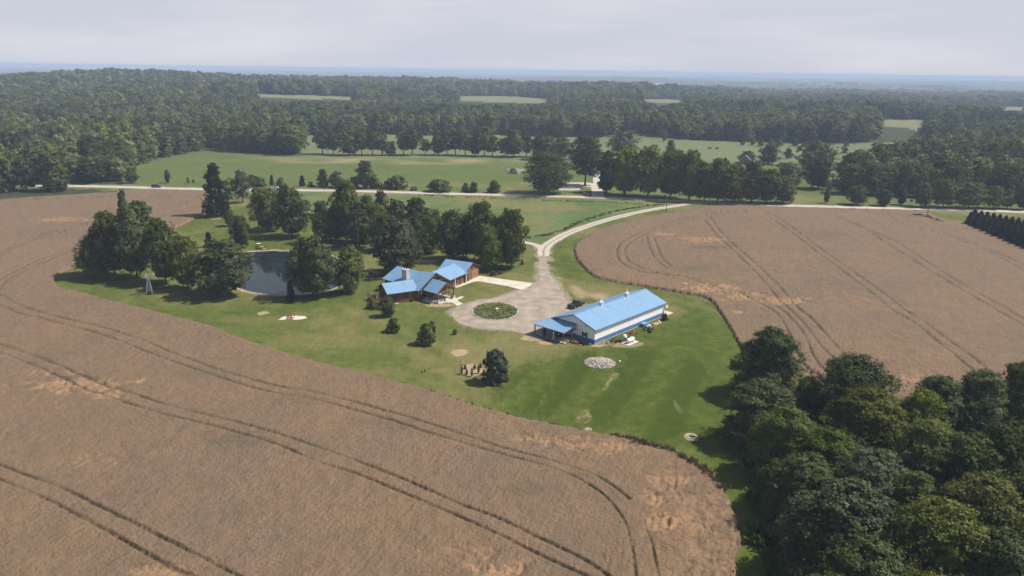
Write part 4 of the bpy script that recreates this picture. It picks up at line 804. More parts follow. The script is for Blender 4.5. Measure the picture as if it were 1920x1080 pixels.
tufts('undergrowth', 'dark undergrowth along the lawn side of the lower right wood', [(1412, 700), (1440, 770), (1452, 850), (1468, 930), (1482, 1010), (1490, 1080)], 1.8, 2.6, 130, 14, LEAF['dark'], 1.8, per=60)

# ------------------------------------------------------------------ the woods beyond: trees scattered over the wooded ground
r_ = np.random.default_rng(99)
cand = []
def scatter(r0, r1, step, sc):
    n = int((r1 ** 2 - r0 ** 2) * .5 * R(86) / step ** 2)
    rr_ = np.sqrt(r_.uniform(r0 ** 2, r1 ** 2, n)); aa = r_.uniform(-R(43), R(43), n); return rr_ * np.sin(aa), rr_ * np.cos(aa)
def grid_scatter(r0, r1, step):
    g_ = np.arange(-r1, r1, step); gx, gy = np.meshgrid(g_, np.arange(0, r1, step * .9)); gx = gx + (np.arange(gx.shape[0]) % 2)[:, None] * step * .5
    gx = gx.ravel() + r_.normal(size=gx.size) * step * .22; gy = gy.ravel() + r_.normal(size=gy.size) * step * .22; q = np.hypot(gx, gy); a = np.abs(np.arctan2(gx, gy))
    k = (q > r0) & (q < r1) & (a < R(42)); return gx[k], gy[k]
FW_ = []
for r0, r1, st, hm, wm_ in ((430, 1000, 10.5, 17, 15), (1000, 1700, 13, 17.5, 19), (1700, 2900, 16, 18, 23)):
    x, y = grid_scatter(r0, r1, st); z = terrain(x, y); px, py, pz = proj(np.stack([x, y, z], 1)); n = len(x)
    h = hm * r_.uniform(.84, 1.10, n); h *= 1 + .11 * Waves(61, 70, 8)(x, y); wd = wm_ * r_.uniform(.75, 1.25, n)
    ok = np.ones(n, bool)
    for c in CLEAR: ok &= ~inside(px, py, spline(c, 5, True))
    ok &= ~inside(px, py, spline(NOSCAT, 5, True))
    for c in FAR: ok &= ~(inside(px, py, spline(c, 5, True)))
    ok &= seg_dist(x, y, ROAD, 14) > 9
    q = proj(np.stack([x, y, z + h], 1))[1]
    for c in FAR:      # nothing tall between the camera and the far clearings
        C_ = np.array(c); x0, x1 = C_[:, 0].min(), C_[:, 0].max(); yb = np.interp(px, [x0, x1], [C_[:, 1].max()] * 2); lim = C_[:, 1].max() - 1
        cd = np.median([math.hypot(*G(*p)[:2]) for p in c]); blk = (px > x0 + 4) & (px < x1 - 4) & (q < lim) & (py > np.interp(px, C_[:len(C_) // 2, 0], C_[:len(C_) // 2, 1]) + 1)
        ok &= ~(blk & (q > C_[:, 1].min() - 30))
    # the strip right of the road north of the clump is the farm: left open there by CLEAR; keep known trees apart
    for kx, ky, kr in KNOWN:
        if math.hypot(kx, ky) > 380: ok &= np.hypot(x - kx, y - ky) > kr * .8 + 2
    FW_.append(np.stack([x[ok], y[ok], z[ok], h[ok], wd[ok]], 1))
F = np.vstack(FW_); px, py, pz = proj(F[:, :3]); infr = (px > -120) & (px < 2040) & (py < 430); F = F[infr]; px = px[infr]
n_own = sum(1 for o in scene.objects if o.get('category') == 'tree')
order = np.argsort(np.hypot(F[:, 0], F[:, 1])); F = F[order]; px = px[order]
first = (px > -10) & (px < 1930); idx_near = np.nonzero(first)[0][: max(0, 298 - n_own)]
KIND4 = [('wood', 'forest'), ('maple', 'forest'), ('broad', 'forest'), ('tall', 'forest')]
FARM = []
for i in range(6):
    kind = ['wood', 'maple', 'wood', 'broad', 'wood', 'maple'][i]
    V, Q_, T, cs = crown(kind, 17, 14, 40, 7, 7, 1.0, 500 + i, fill=.25, coh=.22)
    t0 = B(); t0.tube((0, 0, -.5), (0, 0, 10), .33, .15, 6, False); bmesh.ops.recalc_face_normals(t0.bm, faces=t0.bm.faces[:]); tv = np.array([v.co[:] for v in t0.bm.verts]); t0.bm.verts.index_update(); tq = np.array([[v.index for v in f.verts] for f in t0.bm.faces]); t0.bm.free()
    FARM.append(mesh_np('woodland_tree', np.vstack([V, tv]), np.vstack([Q_, tq + len(V)]), [LEAF['forest'], BARK], mi=np.r_[np.zeros(len(Q_)), np.ones(len(tq))], tone=np.r_[T, np.zeros(len(tq))]))
FM = [LEAF['forest'], LEAF['forest'], LEAF['forest_dark'], LEAF['forest_dark'], LEAF['forest_light'], LEAF['forest_light']]
for i_ in range(6): FARM[i_].materials[0] = FM[i_]
for i in range(4):
    V, Q_, T, cs = crown(['wood', 'maple', 'wood', 'broad'][i], 17, 17, 26, 5, 5, 1.7, 600 + i, fill=.25, coh=.2); FARM.append(mesh_np('woodland_tree', np.vstack([V, tv]), np.vstack([Q_, tq + len(V)]), [LEAF['forest'], BARK], mi=np.r_[np.zeros(len(Q_)), np.ones(len(tq))], tone=np.r_[T, np.zeros(len(tq))]))
for i_, c_ in enumerate(('forest', 'forest_dark', 'forest', 'forest_light')): FARM[6 + i_].materials[0] = LEAF[c_]
protos = []
def nth(n): return '%d%s' % (n, 'th' if 10 <= n % 100 <= 20 else {1: 'st', 2: 'nd', 3: 'rd'}.get(n % 10, 'th'))
SECN = {}
def sect(p_): return 'road edge of the left wood' if p_ < 240 else ('meadow edge of the left wood' if p_ < 400 else ('wood behind the meadow row' if p_ < 1200 else 'wood at the far right'))
for i in sorted(idx_near, key=lambda q: px[q]): SECN[i] = SECN.get(sect(px[i]), 0) + 1; SECN[sect(px[i])] = SECN[i]
cnt = {}
def where(pxv, d):
    a = 'left' if pxv < 390 else ('gap' if pxv < 700 else 'right')
    return a
for k, i in enumerate(idx_near):
    x, y, z, h, wd = F[i]; mi_ = k % 6 if k >= 6 else k
    o = link('woodland_tree', FARM[mi_], None, (x, y, z)); o.rotation_euler = (0, 0, random.uniform(0, 6.28)); o.scale = (wd / 14, wd / 14, h / 17)
    sec = 'road edge of the left wood' if px[i] < 240 else ('meadow edge of the left wood' if px[i] < 400 else ('wood behind the meadow row' if px[i] < 1200 else 'wood at the far right'))
    cnt[sec] = cnt.get(sec, 0) + 1; tag(o, 'leafy tree at the %s, %s from its left end' % (sec, nth(SECN[i])), 'tree', 'trees in the ' + sec)
    if k < 6: protos.append(o)
lowp = []
rest = np.setdiff1d(np.arange(len(F)), idx_near); far_i = rest[np.hypot(F[rest, 0], F[rest, 1]) > 1900][:4]
for k, i in enumerate(far_i):
    x, y, z, h, wd = F[i]; o = link('woodland_tree', FARM[6 + k], None, (x, y, z)); o.scale = (wd / 17, wd / 17, h / 17); tag(o, ['first', 'second', 'third', 'fourth'][k] + ' of four distant trees standing out in the hazy woods', 'tree', 'distant trees in the hazy woods'); lowp.append(o)
rest = np.setdiff1d(rest, far_i)
def gn_scatter(name, label, pts, rot, scl, idx, sources):
    me = bpy.data.meshes.new(name); me.vertices.add(len(pts)); me.vertices.foreach_set('co', np.asarray(pts, np.float32).ravel())
    a = me.attributes.new('rot', 'FLOAT', 'POINT'); a.data.foreach_set('value', np.asarray(rot, np.float32))
    a = me.attributes.new('scl', 'FLOAT_VECTOR', 'POINT'); a.data.foreach_set('vector', np.asarray(scl, np.float32).ravel())
    a = me.attributes.new('idx', 'INT', 'POINT'); a.data.foreach_set('value', np.asarray(idx, np.int32))
    o = link(name, me); ng = bpy.data.node_groups.new(name, 'GeometryNodeTree'); ng.interface.new_socket('Geometry', in_out='INPUT', socket_type='NodeSocketGeometry'); ng.interface.new_socket('Geometry', in_out='OUTPUT', socket_type='NodeSocketGeometry')
    gi = N(ng, 'NodeGroupInput'); go = N(ng, 'NodeGroupOutput'); ip = N(ng, 'GeometryNodeInstanceOnPoints'); jg = N(ng, 'GeometryNodeJoinGeometry'); Kk = ng.links.new
    for s in sources:
        oi = N(ng, 'GeometryNodeObjectInfo', transform_space='ORIGINAL'); oi.inputs['Object'].default_value = s; oi.inputs['As Instance'].default_value = True; Kk(oi.outputs['Geometry'], jg.inputs[0])
    def na(nm, ty): n = N(ng, 'GeometryNodeInputNamedAttribute', data_type=ty); n.inputs['Name'].default_value = nm; return [s for s in n.outputs if s.enabled and s.name == 'Attribute'][0]
    cb = N(ng, 'ShaderNodeCombineXYZ'); Kk(na('rot', 'FLOAT'), cb.inputs[2]); Kk(gi.outputs[0], ip.inputs['Points']); Kk(jg.outputs[0], ip.inputs['Instance']); ip.inputs['Pick Instance'].default_value = True
    Kk(na('idx', 'INT'), ip.inputs['Instance Index']); Kk(cb.outputs[0], ip.inputs['Rotation']); Kk(na('scl', 'FLOAT_VECTOR'), ip.inputs['Scale']); Kk(ip.outputs[0], go.inputs[0])
    md = o.modifiers.new('scatter', 'NODES'); md.node_group = ng
    return tag(o, label, kind='stuff')
def pick(a, src):
    f_ = Waves(91, 160, 10)(a[:, 0], a[:, 1]) + Waves(92, 45, 10)(a[:, 0], a[:, 1]) * .5 + r_.normal(size=len(a)) * .75; q = r_.integers(0, 2, len(a))
    if len(src) == 6: return np.where(f_ < -.55, 2, np.where(f_ > .75, 4, 0)) + q
    return np.where(f_ < -.5, 1, np.where(f_ > .8, 3, np.where(q, 0, 2)))
A_ = F[rest]; dist = np.hypot(A_[:, 0], A_[:, 1]); nearm = dist < 1300
for sel, src, w0, lab in ((nearm, protos, 14, 'dense leafy woods filling the land beyond the meadow'), (~nearm, lowp, 17, 'distant hazy woods rolling toward the horizon')):
    a = A_[sel]; n = len(a); gn_scatter('woods', lab, a[:, :3], r_.uniform(0, 6.28, n), np.stack([a[:, 4] / w0, a[:, 4] / w0 * r_.uniform(.9, 1.1, n), a[:, 3] / 17], 1), pick(a, src), src)
# beyond 2.9 km woods and fields alternate: canopy blocks
x, y = grid_scatter(2850, 12500, 85); msk = Waves(71, 1300, 12)(x * .5, y) > -.25; x, y = x[msk], y[msk]; n = len(x); z = terrain(x, y)
V, Q_, T, cs = crown('wood', 17, 14, 26, 5, 4, 2.4, 777, fill=.1)
far = lowp[0]
# a canopy block: a broad lumpy crown sheet
bmx = B(); gx, gy = np.meshgrid(np.linspace(-60, 60, 13), np.linspace(-60, 60, 13)); hz = 15 + r_.normal(size=gx.shape) * 1.6; edge = (np.abs(gx) > 52) | (np.abs(gy) > 52); hz[edge] = 0
gv = np.stack([gx + r_.normal(size=gx.shape) * 2, gy + r_.normal(size=gx.shape) * 2, hz], 2).reshape(-1, 3); ii, jj = np.meshgrid(range(12), range(12), indexing='ij'); a0 = (ii * 13 + jj).ravel(); gq = np.stack([a0, a0 + 1, a0 + 14, a0 + 13], 1)
blk = link('canopy_block', mesh_np('canopy_block', gv, gq, [LEAF['forest']], tone=r_.uniform(0, 1, len(gq))), None, (x[0], y[0], z[0])); tag(blk, 'far plain woods seen as one thin dark band under the horizon', kind='stuff'); bmx.bm.free(); blk.name = 'far_woods'
gn_scatter('far_woods', 'alternating belts of blue far-off woods on the plain', np.stack([x, y, z], 1)[1:], r_.uniform(0, 6.28, n)[1:], np.stack([r_.uniform(.8, 1.5, n), r_.uniform(.7, 1.2, n), r_.uniform(.8, 1.3, n)], 1)[1:], np.zeros(n)[1:], [blk])
bmx = None
# ------------------------------------------------------------------ materials for built things
BLUE = mat('blue_metal_roof', ((0.158, 0.285, 0.435), (0.180, 0.312, 0.46)), .48, noise=(.5, 6, (1, .15, 1)), spec=.35)
BLUED = mat('blue_trim', (0.085, 0.185, 0.36), .5); BLUEW = mat('blue_wainscot', ((0.085, 0.19, 0.36), (0.10, 0.21, 0.39)), .5, noise=(1, 3))
WHITE = mat('white_siding', ((0.86, 0.845, 0.865), (0.89, 0.875, 0.89)), .5, noise=(.7, 5)); WHITEP = mat('white_paint', (.78, .77, .75), .45)
LOG = mat('honey_log', ((0.135, 0.070, 0.030), (0.235, 0.125, 0.056)), .65, noise=(2.2, 5, (1, 1, 6))); LOGD = mat('dark_log', ((0.075, 0.034, 0.018), (0.13, 0.060, 0.030)), .7, noise=(2.2, 5))
DECK = mat('deck_boards', ((0.22, 0.12, 0.070), (0.32, 0.19, 0.12)), .8, noise=(3, 4)); GLASS = mat('window_glass', (0.02, 0.025, 0.03), .08, spec=.8)
STONE = mat('stone', ((0.34, 0.30, 0.255), (0.55, 0.50, 0.44)), .9, noise=(1.7, 4)); CHIM = mat('chimney_stone', ((0.36, 0.34, 0.33), (0.56, 0.53, 0.50)), .9, noise=(3, 5), bump=(4, .6, .05))
STEEL = mat('galvanised_steel', (0.50, 0.53, 0.56), .45, metal=.6); TYRE = mat('tyre', (.015, .015, .016), .9); BLACKP = mat('black_car_paint', (.012, .014, .018), .25, spec=.6)
BLUEC = mat('pale_blue_car_paint', (.34, .45, .62), .3, spec=.6); SILV = mat('silver_paint', (.45, .46, .47), .35, metal=.4)
RUST = mat('rusty_iron', ((0.12, 0.045, 0.025), (0.24, 0.10, 0.055)), .9, noise=(3, 5)); REDP = mat('red_paint', (0.27, 0.045, 0.028), .6); GREENP = mat('green_machine_paint', (0.025, 0.085, 0.03), .5)
YELL = mat('yellow_machine_paint', (0.50, 0.36, 0.07), .5); TARP = mat('blue_tarp', (0.10, 0.32, 0.62), .6); LUMB = mat('fresh_lumber', ((0.42, 0.27, 0.16), (0.60, 0.44, 0.29)), .85, noise=(4, 4)); TAN = mat('tan_siding', (.33, .29, .22), .8)
GREYW = mat('weathered_boards', ((0.13, 0.115, 0.10), (0.22, 0.20, 0.18)), .95, noise=(3, 5)); ROOFG = mat('grey_shingles', ((0.10, 0.10, 0.105), (0.16, 0.16, 0.165)), .95, noise=(3, 5)); REDCH = mat('red_lawn_chair', (0.36, 0.085, 0.040), .55); DARKI = mat('dark_interior', (.02, .02, .02), .9); POLEW = mat('pole_wood', ((.13, .095, .07), (.20, .16, .12)), .95, noise=(3, 4)); FLOORC = mat('smooth_concrete', ((0.33, 0.32, 0.30), (0.42, 0.41, 0.39)), .8, noise=(.8, 5))

def wpart(b, name, mats, par, bevel=0.0):
    """build from geometry given in world coordinates, stored in the parent's own frame"""
    o = b.build(name, mats, None, bevel); M = Matrix.Translation(par.location) @ Matrix.Rotation(par.rotation_euler[2], 4, 'Z'); o.data.transform(M.inverted()); o.parent = par; return o
def V2(p): return Vector((float(p[0]), float(p[1]), 0))
# ------------------------------------------------------------------ the barn (local frame: x along the long side, y across the gable)
ux = Vector((20.0, 21.5, 0)).normalized(); bang = math.atan2(ux.y, ux.x); A0 = Vector((19.05, 160.55, 0))
LB, WB, HE, HR = 29.3, 12.2, 3.62, 5.78
barn = thing('barn', 'long white pole barn with a bright blue metal roof and blue wainscot', 'barn', A0, bang)
def bl(px, py, z=0.0):
    d = Vector(G(px, py, z)) - A0; return Vector((d.dot(ux), d.dot(Vector((-ux.y, ux.x, 0))), z))
b = B(); b.profile([(0, 1.12), (WB, 1.12), (WB, HE), (WB / 2, HR - .14), (0, HE)], 0, 1)  # gable outline, made into a hull below
b.bm.clear()
for (x0, x1) in ((0.0, .14), (LB - .14, LB)):      # gable walls: x thin, outline in y,z
    pts = [(0.14, 1.1), (WB - .14, 1.1), (WB - .14, HE + .03), (WB / 2, HR - .12), (.14, HE + .03)]
    A = [b.bm.verts.new((x0, p[0], p[1])) for p in pts]; C = [b.bm.verts.new((x1, p[0], p[1])) for p in pts]
    b.bm.faces.new(A); b.bm.faces.new(C[::-1])
    for i in range(5): b.bm.faces.new((A[i], C[i], C[(i + 1) % 5], A[(i + 1) % 5]))
b.box(0, LB, 0, .14, 1.1, HE + .05); b.box(0, LB, WB - .14, WB, 1.1, HE + .05)
for i in range(1, 33): x = i * LB / 33; b.box(x - .02, x + .02, -.02, 0, 1.12, HE - .1)
for i in range(1, 13): y = i * WB / 13; b.box(-.02, 0, y - .02, y + .02, 1.12, HE - .1 + (min(y, WB - y) / (WB / 2)) * 1.9)
b.build('wall', WHITE, barn)
b = B(); b.box(-.04, LB + .04, -.04, .12, .14, 1.1); b.box(-.04, LB + .04, WB - .12, WB + .04, .14, 1.1); b.box(-.04, .10, .12, WB - .12, .14, 1.1); b.box(LB - .10, LB + .04, .12, WB - .12, .14, 1.1)
for i in range(1, 33): x = i * LB / 33; b.box(x - .02, x + .02, -.06, -.04, .16, 1.08)
b.build('wainscot', BLUEW, barn)
b = B(); b.box(-.07, LB + .07, -.07, WB + .07, -.1, .14); b.build('foundation', CONC, barn)
oh = .42; sl_ = (HR - HE) / (WB / 2); ze = HE - oh * sl_
for sgn in (1, -1):
    b = B(); ym = WB / 2; ye = -oh if sgn == 1 else WB + oh; yr = ym + (.0 if sgn == 1 else .0)
    P = [(-oh, ye, ze + .12), (LB + oh, ye, ze + .12), (LB + oh, yr, HR + .12), (-oh, yr, HR + .12)]
    b.slab(P if sgn == 1 else P[::-1], .10)
    n = 34
    for i in range(n + 1):
        x = -oh + .04 + (LB + 2 * oh - .08) * i / n
        P = [(x - .03, ye, ze + .14), (x + .03, ye, ze + .14), (x + .03, yr, HR + .14), (x - .03, yr, HR + .14)]; b.slab(P if sgn == 1 else P[::-1], .05)
    b.build('roof_slope', BLUE, barn)
b = B(); b.box(-oh - .02, LB + oh + .02, WB / 2 - .16, WB / 2 + .16, HR + .155, HR + .20); b.build('ridge_cap', BLUE, barn)
for sgn in (1, -1):   # rake and eave trim
    b = B(); ye = -oh if sgn == 1 else WB + oh
    for x in (-oh - .03, LB + oh):
        P = [(x, ye, ze + .14), (x + .03, ye, ze + .14), (x + .03, WB / 2, HR + .14), (x, WB / 2, HR + .14)]; b.slab(P if sgn == 1 else P[::-1], .26)
    b.box(-oh, LB + oh, ye - .09 if sgn == 1 else ye, ye if sgn == 1 else ye + .09, ze - .04, ze + .10); b.build('trim', BLUED if sgn == 1 else BLUED, barn)
b = B(); b.box(-.0 + .0, LB, -oh + .02, 0, ze - .02, ze + .01); b.build('soffit', WHITEP, barn)
for px, py in ((960 + 895 * .1852, 500 + 388 * .1852), (960 + 1140 * .1852, 500 + 292 * .1852)):
    q = bl(px, py, HR); x = q.x; ym = WB / 2
    cu = B(); cu.box(x - .42, x + .42, ym - .42, ym + .42, HR - .05, HR + .80); c_ = cu.build('cupola', WHITEP, barn)
    r1 = B(); r1.box(x - .50, x + .50, ym - .50, ym + .50, HR + .80, HR + .86); r1.build('cornice', WHITEP, c_)
    r1 = B(); r1.tube((x, ym, HR + .86), (x, ym, HR + 1.45), .62, .03, 4); r1.tube((x, ym, HR + 1.4), (x, ym, HR + 1.95), .02, .012, 5); r1.box(x - .22, x + .25, ym - .015, ym + .015, HR + 1.68, HR + 1.74); r1.build('spire', WHITEP, c_)
    for s in (-1, 1):
        l_ = B()
        for k in range(5): l_.box(x - .30, x + .30, ym + s * .43 - .01, ym + s * .43 + .01, HR + .16 + k * .12, HR + .22 + k * .12)
        l_.build('louvre', mat('louvre_grey', (.4, .4, .42), .6) if 'louvre_grey' not in bpy.data.materials else bpy.data.materials['louvre_grey'], c_)
q = bl(960 + 972 * .1852, 500 + 425 * .1852, 5.0); b = B(); zz = HE + q.y * sl_; b.tube((q.x, q.y, zz), (q.x, q.y, zz + .75), .07, n=8); b.build('vent_pipe', STEEL, barn)
b = B(); b.box(-.05, .02, 2.45, 3.35, 1.25, 2.25); w_ = b.build('window', WHITEP, barn); b = B(); b.box(-.07, -.05, 2.53, 3.27, 1.33, 2.17); b.build('pane', GLASS, w_)
for y in (2.12, 3.37): b = B(); b.box(-.09, .0, y, y + .32, 1.15, 2.35); b.build('shutter', DARKI, barn)
b = B(); b.box(-.16, 0, 2.55, 2.8, 3.75, 3.95); b.build('wall_lamp', DARKI, barn)
b = B(); b.box(-.06, .02, 6.4, 9.4, .14, 2.55); b.build('door', mat('barn_door', (.50, .50, .50), .5), barn)
b = B(); b.box(LB, LB + .05, 4, 8.2, .14, 3.2); b.build('door', WHITEP, barn)
# porch wrapping the barn's near corner
y0p, y1p, xp = 5.35, 14.75, -4.75; zt_, zl_ = 3.52, 2.62
b = B(); b.slab([(xp, y1p, zl_), (xp, y0p, zl_), (0, y0p, zt_), (0, WB + .2, zt_)], .10); 
for i in range(1, 11):
    y = y0p + (WB - y0p) * i / 10.5; b.slab([(xp, y + .03, zl_ + .04), (xp, y - .03, zl_ + .04), (0, y - .03, zt_ + .04), (0, y + .03, zt_ + .04)], .04)
b.slab([(xp, y0p - .03, zl_ + .05), (xp, y0p - .10, zl_ + .05), (0, y0p - .10, zt_ + .05), (0, y0p - .03, zt_ + .05)], .24)
b.build('porch_roof', BLUE, barn)
b = B(); b.slab([(xp, y1p, zl_ + .0), (0, WB + .2, zt_ + .0), (5.5, WB + .2, zt_ + .0), (5.5, y1p, zl_ + .0)], .10); b.build('porch_roof', BLUE, barn)
b = B(); b.box(xp + .25, xp + .45, y0p + .1, y1p - .3, zl_ - .34, zl_ - .10); b.box(xp + .45, -.06, y0p + .1, y0p + .25, zl_ - .30, zl_ - .10); b.box(xp + .45, 5.3, y1p - .5, y1p - .35, zl_ - .34, zl_ - .10); b.build('beam', LOGD, barn)
b = B(); b.box(-.10, 0, 5.4, 12.3, zt_ - .02, zt_ + .22); b.build('flashing', BLUED, barn)
b = B(); b.box(xp - .1, -.08, y0p - .2, y1p + .1, -.08, .10); b.box(-.07, 5.6, WB + .08, y1p + .1, -.08, .10); b.build('porch_floor', FLOORC, barn)
for k, (x, y, m_) in enumerate([(xp + .35, y1p - .42, LOG), (xp + .35, y1p - 3.3, LOGD), (xp + .35, y0p + 3.2, WHITEP), (xp + .35, y0p + .3, LOGD), (-.9, y1p - .42, LOG), (3.6, y1p - .42, LOG)]):
    b = B(); b.box(x - .10, x + .10, y - .10, y + .10, .10, zl_ - .34); b.build('post', m_, barn)
b = B(); b.box(xp - .22, xp - .1, y0p - .3, y1p + .2, -.05, .16); b.build('sleeper', DARKI, barn)

# concrete pads that belong to the ground
def lsheet(name, label, pts, z, m, base=barn):
    M = Matrix.Translation(base.location) @ Matrix.Rotation(base.rotation_euler[2], 4, 'Z'); sheet(name, label, [(M @ Vector((p[0], p[1], 0)))[:2] for p in pts], z, m)
lsheet('concrete_pad', 'pale concrete pad at the far gable end of the barn', [(LB + .08, -.4), (LB + 4.1, -.4), (LB + 4.1, 6.5), (LB + .08, 6.5)], .05, CONC)

# ------------------------------------------------------------------ the log house
HL = Vector((-24, 199, 0)); house = thing('log_house', 'brown log house of joined gabled wings under bright blue metal roofs', 'house', HL)
def gable(P, ang, length, hw, ez, rz0, rz1, wm, ins=(.6, .9, .3), wall_from=0.0, ribs=True, logs=True, front_mat=None, floor=0.0, hwl=None):
    """wing with its ridge starting over ground point P and running back along ang (degrees)"""
    a = Vector((math.cos(R(ang)), math.sin(R(ang)), 0)); n = Vector((-a.y, a.x, 0)); P = V2(P)
    for s in (1, -1):
        b = B(); h_ = hw; e = n * h_ * s
        pts = [P + e + Vector((0, 0, ez)), P + e + a * length + Vector((0, 0, ez)), P + a * length + Vector((0, 0, rz1)), P + Vector((0, 0, rz0))]
        if s == 1: pts = pts[::-1]
        b.slab(pts, .14); m_ = int(length / .9)
        if ribs:
            for i in range(m_ + 1):
                t0 = .04 + (length - .08) * i / m_; rz_ = rz0 + (rz1 - rz0) * t0 / length
                q = [P + e + a * (t0 - .025) + Vector((0, 0, ez + .045)), P + e + a * (t0 + .025) + Vector((0, 0, ez + .045)), P + a * (t0 + .025) + Vector((0, 0, rz_ + .045)), P + a * (t0 - .025) + Vector((0, 0, rz_ + .045))]
                b.slab(q if s == -1 else q[::-1], .04)
        wpart(b, 'roof', BLUE, house)
        t_ = B()
        q = [P + e - a * .05 + Vector((0, 0, ez + .02)), P + e + Vector((0, 0, ez + .02)), P + Vector((0, 0, rz0 + .02)), P - a * .05 + Vector((0, 0, rz0 + .02))]
        t_.slab(q if s == -1 else q[::-1], .24); wpart(t_, 'fascia', LOGD, house)
    # walls: logs stacked between the corners
    side, fr, bk = ins; w_ = hw - side; sl = (rz0 - ez) / hw; b = B(); M = Matrix((( a.x, n.x, 0, P.x), (a.y, n.y, 0, P.y), (0, 0, 1, 0), (0, 0, 0, 1)))
    x0, x1 = fr, length - bk; wh = ez + side * sl - .16; pk = min(rz0, rz1) - .2
    out = [(-w_, floor), (w_, floor), (w_, wh), (0, pk), (-w_, wh)]
    A = [b.bm.verts.new(M @ Vector((x0, y, z))) for y, z in out]; C = [b.bm.verts.new(M @ Vector((x1, y, z))) for y, z in out]
    b.bm.faces.new(A); b.bm.faces.new(C[::-1])
    for i in range(5): b.bm.faces.new((A[i], C[i], C[(i + 1) % 5], A[(i + 1) % 5]))
    if logs:
        z = floor + .15
        while z < pk - .2:
            yw = w_ if z < wh else w_ * (pk - z) / (pk - wh)
            for xx in (x0, x1): b.tube(M @ Vector((xx, -yw - (.22 if z < wh else 0), z)), M @ Vector((xx, yw + (.22 if z < wh else 0), z)), .145, n=6)
            if z < wh:
                for yy in (-w_, w_): b.tube(M @ Vector((x0 - .22, yy, z)), M @ Vector((x1 + .22, yy, z)), .145, n=6)
            z += .29
    wpart(b, 'wall', wm, house); return M, w_, wh, x0, x1
PK = (-20.75, 196.2)
def back(P, t): a = Vector((math.cos(R(140)), math.sin(R(140)))); return (P[0] + a.x * t, P[1] + a.y * t)
M1, w1, wh1, x01, x11 = gable(PK, 140, 6.5, 6.35, 3.0, 6.9, 6.15, LOG, (.75, 1.5, .0))
M2, w2, wh2, _, _ = gable(back(PK, 6.52), 140, 9.25, 5.75, 3.4, 6.1, 6.0, LOG, (.7, .0, .7))
ML, wl_, whl, xl0, xl1 = gable((-34.8, 191.45), 30, 9.0, 3.95, 3.0, 5.0, 5.0, LOG, (.7, .7, .0))
MC, wc_, whc, xc0, xc1 = gable((-22.6, 203.3), 61.5, 11.5, 4.75, 3.0, 5.2, 5.2, LOG, (.9, .0, .0))
gn_ = Vector((.4312, .9023, 0)); gax = Vector((.9023, -.4312, 0)); gm_ = Vector((-13.7, 210.0, 0)) + gn_ * 4.82
MG, wg_, whg, xg0, xg1 = gable((gm_.x, gm_.y), math.degrees(math.atan2(-gax.y, -gax.x)), 9.3, 4.82, 3.0, 5.2, 5.2, LOG, (.55, .55, .4))
def on(M, pts_box, name, m_, par=None):
    b = B(); x0, x1, y0, y1, z0, z1 = pts_box; b.box(x0, x1, y0, y1, z0, z1, M); o = wpart(b, name, m_, house)
    if par is not None: o.parent = par
    return o
def window(M, face, c, wd, z0, z1):
    """face: ('x', x) or ('y', y) wall plane with outward sign"""
    ax, v, s = face
    def bx(h, za, zb, d0, d1): return (v + min(s * d0, s * d1), v + max(s * d0, s * d1), c - h, c + h, za, zb) if ax == 'x' else (c - h, c + h, v + min(s * d0, s * d1), v + max(s * d0, s * d1), za, zb)
    f = on(M, bx(wd / 2 + .1, z0 - .1, z1 + .1, .10, .20), 'window', LOGD); on(M, bx(wd / 2, z0, z1, .16, .23), 'pane', GLASS, f)
DOORG = mat('garage_door_brown', ((0.24, 0.12, 0.052), (0.32, 0.17, 0.078)), .6, noise=(.6, 4))
for c in (-1.7, ):
    d = on(MG, (xg0 - .22, xg0 - .08, c - 1.9, c + 1.9, .05, 2.45), 'garage_door', DOORG)
    for k in range(3): on(MG, (xg0 - .235, xg0 - .215, c - 1.9, c + 1.9, .62 + k * .6, .66 + k * .6), 'door_joint', LOGD, d)
on(MG, (xg0 - .22, xg0 - .08, 2.0, 3.0, .05, 2.15), 'door', LOGD)
window(MG, ('x', xg0, -1), 0, .9, 3.3, 3.95)
for c in (3.6, 6.2): window(MC, ('y', -wc_, -1), c, 1.3, 1.0, 2.1)
on(MC, (7.9, 8.9, -wc_ - .22, -wc_ - .08, .1, 2.2), 'door', LOGD)
for x in (5.0, 10.9): on(MC, (x - .1, x + .1, -wc_ - .75, -wc_ - .55, 0, 2.85), 'post', WHITEP)
window(ML, ('x', xl0, -1), .9, 1.1, 1.3, 2.3); window(ML, ('x', xl0, -1), -1.4, 1.0, 1.3, 2.3)
for c in (2.4, 5.4): window(ML, ('y', -wl_, -1), c, 1.2, 1.2, 2.2)
for c, za, zb, wd in ((-3.2, .8, 2.5, 1.6), (3.4, .8, 2.5, 1.6), (0, 3.2, 5.0, 1.7), (-2.1, 3.0, 3.9, 1.3), (2.1, 3.0, 3.9, 1.3)): window(M1, ('x', x01, -1), c, wd, za, zb)
on(M1, (x01 - .22, x01 - .08, -.6, .6, .2, 2.4), 'door', LOGD)
# prow trusses under the big gable
b = B(); T0 = M1 @ Vector((.15, 0, 6.45)); 
for s in (-1, 1): b.tube(M1 @ Vector((.3, s * 5.4, 3.2)), M1 @ Vector((.3, 0, 6.3)), .13, n=6); b.tube(M1 @ Vector((.3, s * 5.2, 0)), M1 @ Vector((.3, s * 5.2, 3.2)), .14, n=7)
b.tube(M1 @ Vector((.3, -3.2, 4.4)), M1 @ Vector((.3, 3.2, 4.4)), .13, n=6); b.tube(M1 @ Vector((.3, 0, 4.4)), M1 @ Vector((.3, 0, 6.3)), .11, n=6); wpart(b, 'truss', LOG, house)
